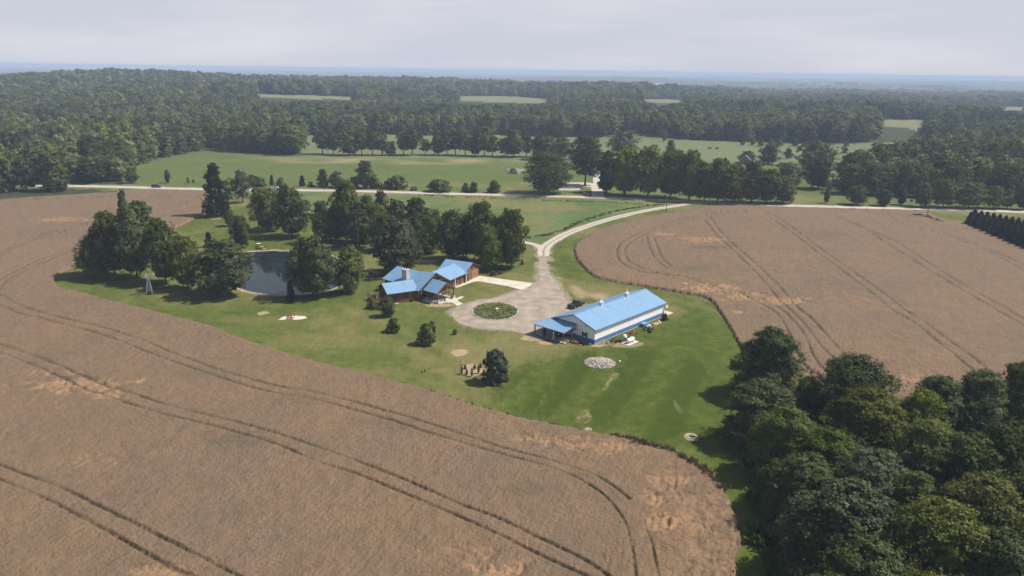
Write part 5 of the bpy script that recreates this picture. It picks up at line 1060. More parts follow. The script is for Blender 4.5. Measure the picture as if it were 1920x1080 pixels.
# entrance porch
pa = 140; PP = (-17.5, 192.25); MPa = Vector((math.cos(R(pa)), math.sin(R(pa)), 0)); MPn = Vector((-MPa.y, MPa.x, 0)); MP = Matrix(((MPa.x, MPn.x, 0, PP[0]), (MPa.y, MPn.y, 0, PP[1]), (0, 0, 1, 0), (0, 0, 0, 1)))
for s in (1, -1):
    b = B(); q = [MP @ Vector((0, s * 3.75, 2.95)), MP @ Vector((5.3, s * 3.75, 2.95)), MP @ Vector((5.3, 0, 5.3)), MP @ Vector((0, 0, 5.3))]; b.slab(q if s == -1 else q[::-1], .13)
    for i in range(6): x = .05 + i * 1.04; q = [MP @ Vector((x, s * 3.75, 2.99)), MP @ Vector((x + .05, s * 3.75, 2.99)), MP @ Vector((x + .05, 0, 5.34)), MP @ Vector((x, 0, 5.34))]; b.slab(q if s == -1 else q[::-1], .04)
    wpart(b, 'porch_roof', BLUE, house)
    b = B(); q = [MP @ Vector((-.05, s * 3.75, 2.97)), MP @ Vector((0, s * 3.75, 2.97)), MP @ Vector((0, 0, 5.32)), MP @ Vector((-.05, 0, 5.32))]; b.slab(q if s == -1 else q[::-1], .26); wpart(b, 'fascia', LOG, house)
b = B(); b.box(-.5, 5.6, -3.4, 3.4, -.05, .30, MP); wpart(b, 'porch_floor', CONC, house)
for x, y, m_ in ((.35, 2.95, LOG), (.35, -2.95, LOGD), (4.4, -2.95, LOG), (4.4, 2.95, LOGD)):
    b = B(); b.tube(MP @ Vector((x, y, .95)), MP @ Vector((x, y, 2.75)), .16, n=8); p_ = wpart(b, 'post', m_, house); b = B(); b.box(x - .26, x + .26, y - .26, y + .26, .30, .95, MP); q_ = wpart(b, 'pier', CHIM, house)
b = B(); b.tube(MP @ Vector((.35, -3.3, 2.85)), MP @ Vector((.35, 3.3, 2.85)), .14, n=6); b.tube(MP @ Vector((.35, 0, 2.85)), MP @ Vector((.35, 0, 5.0)), .11, n=6)
for s in (-1, 1): b.tube(MP @ Vector((.35, s * 3.2, 2.9)), MP @ Vector((.35, 0, 5.02)), .11, n=6); b.tube(MP @ Vector((.3, s * 2.95, 2.8)), MP @ Vector((5.2, s * 2.95, 2.8)), .13, n=6)
wpart(b, 'truss', LOG, house)
def rail(M, x0, y0, x1, y1, z, name='railing', m_=LOG, par=None, bal=6):
    b = B()
    for zz in (z + .9, z + .25): b.tube(M @ Vector((x0, y0, zz)), M @ Vector((x1, y1, zz)), .055, n=5)
    for i in range(bal + 1): t_ = i / bal; b.tube(M @ Vector((x0 + (x1 - x0) * t_, y0 + (y1 - y0) * t_, z)), M @ Vector((x0 + (x1 - x0) * t_, y0 + (y1 - y0) * t_, z + .95)), .04 if i % bal else .09, n=5)
    return wpart(b, name, m_, house)
rail(MP, .35, 2.6, .35, 1.2, .3, m_=LOGD); rail(MP, .8, 2.95, 4.0, 2.95, .3, m_=LOGD); rail(MP, .8, -2.95, 4.0, -2.95, .3, m_=LOGD)
# stone chimney
cb_ = Matrix(((M2[0][0], M2[0][1], 0, -29.35), (M2[1][0], M2[1][1], 0, 198.75), (0, 0, 1, 0), (0, 0, 0, 1)))
b = B(); b.box(-.95, .95, -.65, .65, 3.4, 7.0, cb_); ch = wpart(b, 'chimney', CHIM, house); b = B(); b.box(-1.05, 1.05, -.75, .75, 7.0, 7.14, cb_); wpart(b, 'chimney_cap', CONC, house)
for x in (-.4, .4): b = B(); b.tube(cb_ @ Vector((x, 0, 7.14)), cb_ @ Vector((x, 0, 7.45)), .15, n=8); wpart(b, 'flue', DARKI, house)
b = B(); p = M1 @ Vector((5.2, 4.0, 4.4)); b.tube(ML @ Vector((6.2, -.9, 4.4)), ML @ Vector((6.2, -.9, 5.1)), .06, n=6); wpart(b, 'vent_pipe', WHITEP, house)
# side deck with steps
for k in range(24): on(ML, (-2.9 + k * .15, -2.9 + k * .15 + .14, -3.2, 3.3, .92, .97), 'deck_board', DECK)
b = B()
for x in (-2.8, -.9, .4):
    for y in (-3.1, 0, 3.2): b.box(x - .07, x + .07, y - .07, y + .07, -.05, .92, ML)
b.box(-2.9, .6, -3.2, -3.14, .72, .92, ML); b.box(-2.95, -2.9, -3.2, 3.3, .72, .92, ML); wpart(b, 'deck_frame', LOGD, house)
rail(ML, -2.85, -1.0, -2.85, 3.2, .95, bal=9); rail(ML, -2.8, 3.2, .5, 3.2, .95); rail(ML, -2.8, -3.1, .5, -3.1, .95, bal=8)
for k in range(5): on(ML, (-3.2 - k * .30, -2.9 - k * .30, -3.0, -1.5, .76 - k * .19, .82 - k * .19), 'step', DECK)
b = B()
for y in (-3.05, -1.5): b.slab([ML @ Vector((-2.9, y, .88)), ML @ Vector((-2.9, y + .06, .88)), ML @ Vector((-4.4, y + .06, -.03)), ML @ Vector((-4.4, y, -.03))], .22); b.tube(ML @ Vector((-2.9, y, 1.8)), ML @ Vector((-4.4, y, .85)), .05, n=5); b.tube(ML @ Vector((-4.4, y, 0)), ML @ Vector((-4.4, y, .9)), .06, n=5)
wpart(b, 'stair_stringer', LOG, house)
c1 = lambda x, y: G(700 + x / 8.727, 470 + y / 8.727)[:2]
V, Q2 = ribbon(resample(spline([c1(355, 872), c1(470, 822), c1(590, 797), c1(740, 800), c1(860, 832), c1(985, 872)], 5), .6), 1.0, seed=21, jit=.04); V[:, 2] = .045
tag(link('front_walk', mesh_np('front_walk', V, Q2, [CONC])), 'narrow concrete walk along the front of the log house', kind='structure')
sheet('walkway', 'pale walkway from the entrance porch to the gravel loop', [c1(1180, 850), c1(1330, 800), c1(1440, 745), c1(1490, 760), c1(1370, 815), c1(1470, 870), c1(1375, 905), c1(1290, 850)], .042, CONC)

# ------------------------------------------------------------------ small things about the yard
def gp(x, y): p = G(x, y); return Vector((p[0], p[1], 0))
def ob(name, label, cat, px, py, rz=0.0, group=None): return thing(name, label, cat, gp(px, py), rz, group)
for px, py, l in ((834, 565.5, 'dark planter tub left of the porch steps'), (846, 561.8, 'dark planter tub right of the porch steps')):
    t_ = ob('planter', l, 'planter', px, py); b = B(); b.tube((0, 0, 0), (0, 0, .4), .24, .32, 10); b.build('pot', RUST, t_); V, Q_, T, cs = crown('shrub', .55, .7, 8, 5, 5, .14, 31); o_ = link('leaves', mesh_np('leaves', V + [0, 0, .38], Q_, [LEAF['dark']], tone=T), t_)
t_ = ob('deck_chair', 'white chair on the side deck of the log house', 'chair', 701, 548); t_.location = ML @ Vector((-1.6, -.6, .97)); b = B(); b.box(-.3, .3, -.3, .3, .36, .42); b.build('seat', WHITEP, t_); b = B(); b.box(-.3, .3, .26, .32, .42, 1.0); b.build('backrest', WHITEP, t_)
for x in (-.26, .26):
    for y in (-.26, .26): b = B(); b.box(x - .03, x + .03, y - .03, y + .03, 0, .36); b.build('leg', WHITEP, t_)
# windmill
x, y, hm_, _ = fit(281, 513, 551, 10); wmill = thing('windmill', 'ornamental steel windmill with lattice tower and white tail beside the left grove', 'windmill', (x, y, 0), R(15))
hh = hm_ - .5; b = B(); legs = [(s * .75, u * .75) for s in (-1, 1) for u in (-1, 1)]
for lx, ly in legs:
    l_ = B(); l_.tube((lx, ly, -.1), (lx * .12, ly * .12, hh), .055, .045, 5); l_.build('leg', STEEL, wmill)
for k in range(7):
    t0 = .08 + k * .125; s = .75 * (1 - .88 * t0); z = hh * t0; s2 = .75 * (1 - .88 * (t0 + .125)); z2 = hh * (t0 + .125); c4 = [(-s, -s), (s, -s), (s, s), (-s, s)]; d4 = [(-s2, -s2), (s2, -s2), (s2, s2), (-s2, s2)]
    for i in range(4):
        j = (i + 1) % 4; b.tube((*c4[i], z), (*c4[j], z), .032, n=4); b.tube((*c4[i], z), (*d4[j], z2), .018, n=4)
b.build('bracing', STEEL, wmill); b = B(); b.box(-.3, .35, -.11, .11, hh - .05, hh + .22); b.build('gearbox', STEEL, wmill)
wh = B(); 
for k in range(14):
    a = k * 2 * math.pi / 14; rot = Matrix.Translation((-.42, 0, hh + .1)) @ Matrix.Rotation(a, 4, 'X') @ Matrix.Translation((0, 0, .52)) @ Matrix.Rotation(.5, 4, 'Z'); wh.box(-.012, .012, -.085, .085, -.34, .34, rot)
whl_ = link('wheel', None, wmill) if False else wh.build('wheel', mat('blue_grey_blades', (.30, .33, .46), .5, metal=.2), wmill)
b = B(); b.tube((-.46, 0, hh + .1), (-.36, 0, hh + .1), .14, n=10); b.build('hub', STEEL, whl_)
b = B(); b.tube((.3, 0, hh + .1), (1.25, 0, hh + .22), .03, n=5); b.slab([(1.1, -.015, hh + .02), (1.75, -.015, hh - .08), (1.75, .015, hh - .08), (1.1, .015, hh + .02)], .01); b.box(1.1, 1.8, -.02, .02, hh - .05, hh + .50); b.build('tail_vane', WHITEP, wmill)
# lawn chairs on a pale pad
pd = [G(*p)[:2] for p in [(522, 600), (530, 594), (556, 592), (574, 593), (576, 597), (558, 599.5), (540, 600)]]; sheet('stone_pad', 'pale stone pad with lawn chairs on the left lawn', pd, .03, CONC, step=.5, jit=.08)
def lawn_chair(px, py, rz, label):
    t_ = ob('lawn_chair', label, 'chair', px, py, rz, 'red lawn chairs on the stone pad'); 
    for k in range(5): b = B(); b.box(-.36 + k * .15, -.36 + k * .15 + .12, -.3, .35, .36 - 0, .40); b.build('seat_slat', REDCH, t_)
    for k in range(5): b = B(); M_ = Matrix.Translation((-.36 + k * .15 + .06, .34, .38)) @ Matrix.Rotation(R(-18), 4, 'X'); b.box(-.06, .06, -.015, .015, 0, .80 - abs(k - 2) * .06, M_); b.build('back_slat', REDCH, t_)
    for s in (-1, 1): b = B(); b.box(s * .44 - .05, s * .44 + .05, -.45, .35, .60, .64); b.build('armrest', REDCH, t_); b = B(); b.box(s * .44 - .04, s * .44 + .04, -.40, -.32, 0, .60); b.build('leg', REDCH, t_); b = B(); b.box(s * .44 - .04, s * .44 + .04, .25, .33, 0, .60); b.build('leg', REDCH, t_)
    t_.scale = (.85, .85, .85); return t_
lawn_chair(540, 599, R(200), 'left red lawn chair on the pale stone pad'); lawn_chair(548, 598.5, R(150), 'right red lawn chair on the pale stone pad'); lawn_chair(544, 592.5, R(10), 'rear red lawn chair at the back of the stone pad')
# stones about: rings, heap
def stone_mesh(seed, n=1):
    r_ = np.random.default_rng(seed); bm = bmesh.new(); bmesh.ops.create_icosphere(bm, subdivisions=1, radius=1)
    for v in bm.verts: v.co *= r_.uniform(.72, 1.15); v.co.z *= .7
    me = bpy.data.meshes.new('stone'); bm.to_mesh(me); bm.free(); me.materials.append(STONE); return me
STN = [stone_mesh(i) for i in range(6)]
def ring(name, label, cat, px, py, rx, ry, n, s, parent=None):
    t_ = ob(name, label, cat, px, py); r_ = np.random.default_rng(n)
    for k in range(n):
        a = k * 2 * math.pi / n; o = link('stone', STN[k % 6], t_, (math.cos(a) * rx + r_.normal() * .05, math.sin(a) * ry + r_.normal() * .05, s * .35)); o.scale = (s * r_.uniform(.8, 1.3), s * r_.uniform(.8, 1.2), s * r_.uniform(.8, 1.2)); o.rotation_euler = (0, 0, r_.uniform(0, 6))
    return t_
fr_ = ring('fire_ring', 'ring of stones for a fire on bare ground near the lower right wood', 'fire pit', 1297, 819, .75, .75, 12, .22); b = B(); b.tube((0, 0, 0), (0, 0, .1), .55, .5, 12); b.build('ash', DARKI, fr_); b = B(); b.tube((-.4, -.1, .14), (.35, .15, .2), .07, n=6); b.tube((-.1, -.35, .16), (.05, .4, .24), .06, n=6); b.build('log', GREYW, fr_)
ring('stone_ring', 'small ring of pale stones at the lawn edge by the wheat', 'stone ring', 1104, 806, .45, .4, 9, .16)
isl_c = gp(928.5, 583.5); irx = abs(G(971, 583)[0] - isl_c.x); iry = abs(G(928, 567.5)[1] - G(928, 600)[1]) / 2
isl = ring('planted_island', 'oval planted island edged with stones inside the gravel loop', 'garden bed', 928.5, 583.5, irx, iry, 74, .26)
V, Q_ , T = [], [], []; r_ = np.random.default_rng(8)
for k in range(330):
    a = r_.uniform(0, 6.283); q = math.sqrt(r_.uniform(0, 1)) * .93; cx0, cy0 = math.cos(a) * irx * q, math.sin(a) * iry * q; hgt = r_.uniform(.25, .75) * (1.1 - .3 * q); tt = .45 + .35 * math.sin(cx0 * 1.1 + 1) * math.cos(cy0 * .8) ; m_ = 34
    P = np.stack([cx0 + r_.normal(size=m_) * .28, cy0 + r_.normal(size=m_) * .28, r_.uniform(.02, 1, m_) * hgt], 1); ang = r_.uniform(0, 6.28, m_); d = np.stack([np.cos(ang), np.sin(ang), r_.uniform(-.2, .9, m_)], 1) * .13; e = np.cross(d, [0, 0, 1]) * .6 + np.array([0, 0, .02])
    k0 = len(V); V += list(np.stack([P - d, P + e, P + d, P - e], 1).reshape(-1, 3)); Q_ += [(k0 + 4 * i, k0 + 4 * i + 1, k0 + 4 * i + 2, k0 + 4 * i + 3) for i in range(m_)]; T += list(np.clip(tt + r_.normal(size=m_) * .2, 0, 1))
o_ = link('plants', mesh_np('plants', V, Q_, [LEAF['herb']], tone=T), isl); o_['kind'] = 'stuff'
b = B(); b.prism([(math.cos(i * .3307) * irx * .97, math.sin(i * .3307) * iry * .97) for i in range(19)], .0, .09); b.build('soil', mat('dark_soil', (.045, .045, .025), .95), isl)
t_ = ob('birdbath', 'small white birdbath among the plants of the island', 'birdbath', 932, 585); b = B(); b.tube((0, 0, 0), (0, 0, .85), .16, .09, 10); b.build('pedestal', WHITEP, t_); b = B(); b.tube((0, 0, .85), (0, 0, 1.0), .15, .36, 14); b.build('bowl', WHITEP, t_)
# rock pile
rc = gp(1124, 681); rp_ = thing('rock_pile', 'low oval heap of pale field stones on the lawn in front of the barn', 'rock pile', rc); r_ = np.random.default_rng(77); SX = abs(G(1153, 681)[0] - rc.x); SY = abs(G(1124, 671)[1] - G(1124, 691)[1]) / 2 * 1.05
for k in range(300):
    a = r_.uniform(0, 6.283); q = math.sqrt(r_.uniform(0, 1)); s = r_.uniform(.13, .30); o = link('rock', STN[k % 6], rp_, (math.cos(a) * SX * q, math.sin(a) * SY * q, .08 + .55 * (1 - q ** 2) * r_.uniform(.7, 1))); o.scale = (s, s * r_.uniform(.7, 1.2), s * r_.uniform(.8, 1.2)); o.rotation_euler = tuple(r_.uniform(0, 6, 3))
VV, QQ = [], []; base = np.array([v.co[:] for v in STN[0].vertices]); tri = np.array([p.vertices[:] for p in STN[0].polygons])
for k in range(520):
    a = r_.uniform(0, 6.283); q = math.sqrt(r_.uniform(0, 1)); s = r_.uniform(.10, .24); QQ.append(tri + len(VV) * len(base)); VV.append(base * s * r_.uniform(.7, 1.2, 3) + [math.cos(a) * SX * q, math.sin(a) * SY * q, .02 + .42 * (1 - q ** 2)])
o = link('small_rocks', mesh_np('small_rocks', np.vstack(VV), np.vstack(QQ), [STONE]), rp_); o['kind'] = 'stuff'
t_ = ob('bucket', 'small white bucket beside the rock pile', 'bucket', 1162, 679.5); b = B(); b.tube((0, 0, 0), (0, 0, .38), .15, .18, 10); b.build('body', WHITEP, t_)
# garden plot: staked vines
gx = [(866, 701, 24), (875, 703, 20), (885, 705, 26), (897, 700, 26), (907, 703, 18), (872, 692, 14), (890, 692, 15), (901, 690, 14)]
for k, (px, py, hp) in enumerate(gx):
    t_ = ob('staked_vine', '%s staked vine of the small garden plot left of the blue-green evergreen' % ORD[k], 'plant', px, py, 0, 'staked vines in the garden plot'); hgt = hp * .085
    b = B(); b.tube((0, 0, -.1), (0, 0, hgt), .035, n=5); b.build('stake', LOGD, t_)
    V, Q_, T, cs = crown('poplar', hgt * .75, .75, 12, 5, 6, .16, 800 + k); link('leaves', mesh_np('leaves', V, Q_, [LEAF['green']], tone=T), t_)
for k, (px, py) in enumerate([(862, 704), (915, 704), (864, 690), (912, 689)]):
    t_ = ob('garden_post', 'thin wooden post at the %s corner of the garden plot' % ['near left', 'near right', 'far left', 'far right'][k], 'post', px, py, 0, 'corner posts of the garden plot'); b = B(); b.tube((0, 0, -.1), (0, 0, 1.9), .05, n=6); b.build('shaft', LOGD, t_)
for k, (px, py) in enumerate([(791, 700), (796, 697)]):
    t_ = ob('stake', 'short dark stake on the lawn left of the garden plot, %s of two' % ['left', 'right'][k], 'stake', px, py); b = B(); b.tube((0, 0, -.1), (0, 0, .6), .11, .06, 6); b.build('shaft', DARKI, t_)
# lumber and bits by the barn porch
def at_b(name, label, cat, x, y, rz=0, group=None): return thing(name, label, cat, barn.matrix_world @ Vector((0, 0, 0)) if False else (Matrix.Translation(A0) @ Matrix.Rotation(bang, 4, 'Z')) @ Vector((x, y, 0)), bang + rz, group)
def cb(cxp, cyp, z=0): return bl(960 + cxp * .1852, 500 + cyp * .1852, z)
for k, (cx0, cy0, w, d, h, m_, lab) in enumerate([(545, 752, 2.3, 1.2, .45, LUMB, 'stack of pale lumber nearest the barn porch'), (632, 770, 2.0, 1.2, .6, RUST, 'stack of orange-brown lumber beside the barn gable'), (680, 795, 1.5, .5, .2, LUMB, 'low pile of boards at the end of the lumber stacks')]):
    q = cb(cx0, cy0); t_ = at_b('lumber_stack', lab, 'lumber', q.x, q.y, R(90)); nr_ = max(1, int(h / .15)); m_ = LUMB if k != 1 else mat('orange_lumber', ((.40, .19, .09), (.52, .28, .15)), .85, noise=(4, 4)); rr_ = random.Random(k)
    for i in range(nr_):
        for j in range(int(d / .3)): b = B(); o1 = rr_.uniform(-.1, .1); b.box(-w / 2 + o1, w / 2 + o1, -d / 2 + j * .3, -d / 2 + j * .3 + .27, .02 + i * .15, .02 + i * .15 + .13); b.build('plank', m_, t_)
t_ = at_b('trough', 'long grey metal trough along the barn gable wall', 'trough', -1.0, 2.6, R(90)); b = B(); b.box(-2.1, 2.1, -.35, .35, .05, .12); b.box(-2.1, 2.1, -.35, -.30, .12, .45); b.box(-2.1, 2.1, .30, .35, .12, .45); b.box(-2.1, -2.05, -.3, .3, .12, .45); b.box(2.05, 2.1, -.3, .3, .12, .45); b.build('body', GREYW, t_)
# propane tank on its pad
q = cb(1197, 768); lsheet('tank_pad', 'square concrete pad under the white tank', [(q.x - 2.0, q.y - 1.1), (q.x + 2.0, q.y - 1.1), (q.x + 2.0, q.y + 1.1), (q.x - 2.0, q.y + 1.1)], .04, CONC)
t_ = at_b('gas_tank', 'long white rounded gas tank lying on a concrete pad by the barn', 'gas tank', q.x, q.y); b = B(); b.tube((-.95, 0, .72), (.95, 0, .72), .47, n=20, cap=False); b.sphere((-.95, 0, .72), .42, .47, .47, 20, 12); b.sphere((.95, 0, .72), .42, .47, .47, 20, 12); b.build('shell', WHITEP, t_)
for x in (-.8, .8): b = B(); b.box(x - .1, x + .1, -.35, .35, 0.02, .34); b.build('saddle', CONC, t_)
b = B(); b.tube((0, 0, 1.15), (0, 0, 1.36), .17, n=12); b.build('valve_dome', WHITEP, t_)
q = cb(1140, 728); t_ = at_b('water_tank', 'small white domed tank behind the long white one', 'tank', q.x, q.y); b = B(); b.tube((0, 0, .05), (0, 0, .75), .48, n=16); b.sphere((0, 0, .75), .48, .48, .28, 16, 8); b.build('shell', WHITEP, t_); b = B(); b.tube((0, 0, .98), (0, 0, 1.08), .13, n=10); b.build('lid', WHITEP, t_)
def wheel(par, x, y, r, w, axis='y', name='wheel', rim=SILV):
    b = B(); d = Vector((0, w / 2, 0)) if axis == 'y' else Vector((w / 2, 0, 0)); c = Vector((x, y, r)); b.tube(c - d, c + d, r, n=16); o = b.build(name, TYRE, par); b = B(); b.tube(c - d * 1.04, c + d * 1.04, r * .55, n=12); b.build('rim', rim, o); return o
# farm implements along the wall
def implement(px_, py_, rz, label, kind):
    q = cb(px_, py_); t_ = at_b({'mower': 'hay_mower', 'rake': 'hay_rake', 'plough': 'plough', 'harrow': 'disc_harrow'}[kind], label, 'farm implement', q.x, q.y, rz)
    if kind == 'mower':
        b = B(); b.box(-1.1, 1.1, -.6, .6, .35, .62); b.build('deck', GREENP, t_); b = B(); b.tube((-2.2, 0, .4), (-1.1, 0, .5), .06, n=6); b.tube((-1.1, -.5, .6), (.2, 0, 1.1), .05, n=6); b.tube((-1.1, .5, .6), (.2, 0, 1.1), .05, n=6); b.build('hitch', GREENP, t_)
        for s in (-1, 1): wheel(t_, .8, s * .75, .32, .2, rim=YELL)
    elif kind == 'rake':
        b = B(); b.tube((-1.3, -.5, .7), (1.3, .5, .7), .06, n=6); b.tube((-1.3, .5, .5), (1.0, -.5, .6), .05, n=6); b.tube((-2.2, 0, .4), (-1.0, 0, .7), .05, n=6); b.build('frame', REDP, t_)
        for k in range(4):
            x = -1.0 + k * .65; b = B()
            for j in range(8): a = j * .785; b.tube((x, .1, .55), (x + math.cos(a) * .52, .1 + .1, .55 + math.sin(a) * .5), .018, n=4)
            b.tube((x, .05, .55), (x, .2, .55), .12, n=8); b.build('tine_wheel', RUST, t_)
        for s in (-1, 1): wheel(t_, 1.1, s * .7, .3, .16)
    elif kind == 'plough':
        b = B(); b.tube((-1.2, 0, .65), (1.2, .5, .65), .07, n=6); b.tube((-1.2, 0, .65), (-1.6, 0, 1.1), .05, n=6); b.build('beam', REDP, t_)
        for k in range(3): b = B(); x = -.8 + k * .8; b.tube((x, .1 + k * .15, .65), (x + .1, .1 + k * .15, .1), .05, n=6); b.slab([(x - .1, -.15 + k * .15, .45), (x + .35, -.1 + k * .15, .5), (x + .4, .25 + k * .15, .12), (x, .2 + k * .15, .05)], .04); b.build('share', STEEL, t_)
        wheel(t_, 1.0, .9, .28, .14)
    else:
        b = B(); b.box(-1.0, 1.0, -.05, .05, .55, .68); b.box(-.05, .05, -.9, .9, .56, .66); b.build('frame', RUST, t_)
        for s in (-1, 1):
            for k in range(5): b = B(); x = -.85 + k * .42; b.tube((x - .03, s * .5, .28), (x + .03, s * .5 + .03, .28), .27, n=12); b.build('disc', RUST, t_)
    return t_
implement(1040, 762, R(10), 'rusty disc harrow standing nearest the barn corner', 'harrow'); implement(1010, 795, R(50), 'small red plough left of the disc harrow', 'plough')
implement(1110, 752, R(5), 'green hay mower beside the white tanks', 'mower'); implement(1222, 695, R(20), 'red hay rake with wheels behind the white tanks', 'rake'); implement(1190, 690, R(-10), 'old plough between the hay rake and the barn wall', 'plough')
q = cb(1335, 602); t_ = at_b('covered_woodpile', 'woodpile under a bright blue tarp against the barn wall', 'woodpile', q.x, q.y); b = B(); 
for i in range(3):
    for j in range(5): lg = B(); lg.tube((-.55 + j * .27, -.4, .14 + i * .24), (-.55 + j * .27, .4, .14 + i * .24), .12, n=7); lg.build('log', GREYW, t_)
b.box(-.85, .85, -.5, .5, .76, .86); b.box(-.88, -.83, -.5, .5, .35, .80); b.box(-.85, .85, -.55, -.50, .45, .80); b.build('tarp', TARP, t_, .02)
q = cb(1390, 632); t_ = at_b('trailer', 'small grey box trailer loaded with pale bags by the barn wall', 'trailer', q.x, q.y, R(8)); b = B(); b.box(-1.3, 1.3, -.75, .75, .5, .58); b.box(-1.3, 1.3, -.75, -.70, .58, .95); b.box(-1.3, 1.3, .70, .75, .58, .95); b.box(1.25, 1.3, -.7, .7, .58, .95); b.box(-1.3, -1.25, -.7, .7, .58, .95); b.build('box', GREYW, t_)
b = B(); b.tube((-2.4, 0, .45), (-1.3, 0, .52), .05, n=6); b.build('drawbar', STEEL, t_)
for s in (-1, 1): wheel(t_, .2, s * .9, .33, .2)
for k, (x, y) in enumerate([(-.8, .2), (-.1, -.2), (.6, .25), (.3, .4)]): b = B(); b.sphere((x, y, .85), .42, .32, .22, 10, 6); b.build('bag', CONC, t_)
q = cb(1395, 668); t_ = at_b('barrel', 'dark barrel lying in front of the grey trailer', 'barrel', q.x, q.y, R(60)); b = B(); b.tube((-.45, 0, .3), (.45, 0, .3), .29, n=14); b.build('drum', DARKI, t_)
q = cb(1462, 582); t_ = at_b('timber_pile', 'low pile of brown timbers near the far barn corner', 'timber', q.x, q.y); 
for k in range(6): b = B(); b.box(-1.1, 1.0, -.5 + k * .17, -.5 + k * .17 + .13, .02 + (k % 2) * .12, .14 + (k % 2) * .12); b.build('timber', LUMB, t_)
q = cb(1493, 572); t_ = at_b('white_board', 'white board leaning over the timber pile', 'board', q.x, q.y, R(-35)); b = B(); b.box(-.08, .08, -.9, .9, .1, .5, Matrix.Rotation(R(12), 4, 'X')); b.build('plank', WHITEP, t_)
q = cb(1545, 540); plant('shrub', 'dark round shrub at the far corner of the barn', 'shrub', 'shrub', 'dark', *((Matrix.Translation(A0) @ Matrix.Rotation(bang, 4, 'Z')) @ Vector((q.x, q.y, 0)))[:2], 1.7, 2.1, 1)
q = cb(1552, 498); t_ = at_b('antenna', 'grey antenna mast with a dish at the far barn corner', 'antenna', q.x, q.y); b = B(); b.tube((0, 0, 0), (0, 0, 3.0), .05, n=6); b.build('mast', STEEL, t_); b = B(); b.tube((0, -.1, 2.5), (0, -.28, 2.6), .08, .45, 14); b.build('dish', STEEL, t_); b = B(); b.box(-.7, .7, -.02, .02, 2.9, 2.94); b.box(-.4, -.36, -.4, .4, 2.9, 2.94); b.box(.3, .34, -.4, .4, 2.9, 2.94); b.build('crossbar', STEEL, t_)
# under the barn porch
q = Vector((-2.4, 9.2, 0)); t_ = at_b('garden_tractor', 'green garden tractor parked under the barn porch', 'tractor', q.x, q.y, R(80)); t_.location.z = .1
b = B(); b.box(-.2, .95, -.32, .32, .45, .95); b.build('hood', GREENP, t_, .03); b = B(); b.box(-.9, -.1, -.5, .5, .45, .72); b.build('fender', GREENP, t_, .03); b = B(); b.box(-.75, -.3, -.22, .22, .72, .84); b.box(-.82, -.74, -.22, .22, .72, 1.2); b.build('seat', YELL, t_); b = B(); b.tube((-.05, 0, .9), (-.2, 0, 1.2), .03, n=6); b.tube((-.24, 0, 1.19), (-.18, 0, 1.22), .2, n=12); b.build('steering_wheel', TYRE, t_)
for s in (-1, 1): wheel(t_, -.55, s * .55, .36, .26, rim=YELL); wheel(t_, .7, s * .45, .24, .18, rim=YELL)
for x, y, l in ((-3.4, 12.2, 'round dark bush in a tub at the porch end of the barn'),):
    t_ = at_b('tub_plant', l, 'plant', x, y); t_.location.z = .1; b = B(); b.tube((0, 0, 0), (0, 0, .45), .35, .42, 10); b.build('tub', GREYW, t_); V, Q_, T, cs = crown('shrub', 1.0, 1.3, 10, 6, 6, .18, 61); link('leaves', mesh_np('leaves', V + [0, 0, .42], Q_, [LEAF['dark']], tone=T), t_)
t_ = at_b('workbench', 'dark workbench under the barn porch near its right end', 'bench', -1.6, 6.6, R(90)); t_.location.z = .1; b = B(); b.box(-.9, .9, -.35, .35, .78, .85); b.build('top', LOGD, t_)
for x in (-.8, .8):
    for y in (-.28, .28): b = B(); b.box(x - .05, x + .05, y - .05, y + .05, 0, .78); b.build('leg', LOGD, t_)
b = B(); b.box(-.5, .3, -.2, .25, .85, 1.15); b.build('toolbox', GREENP, t_)
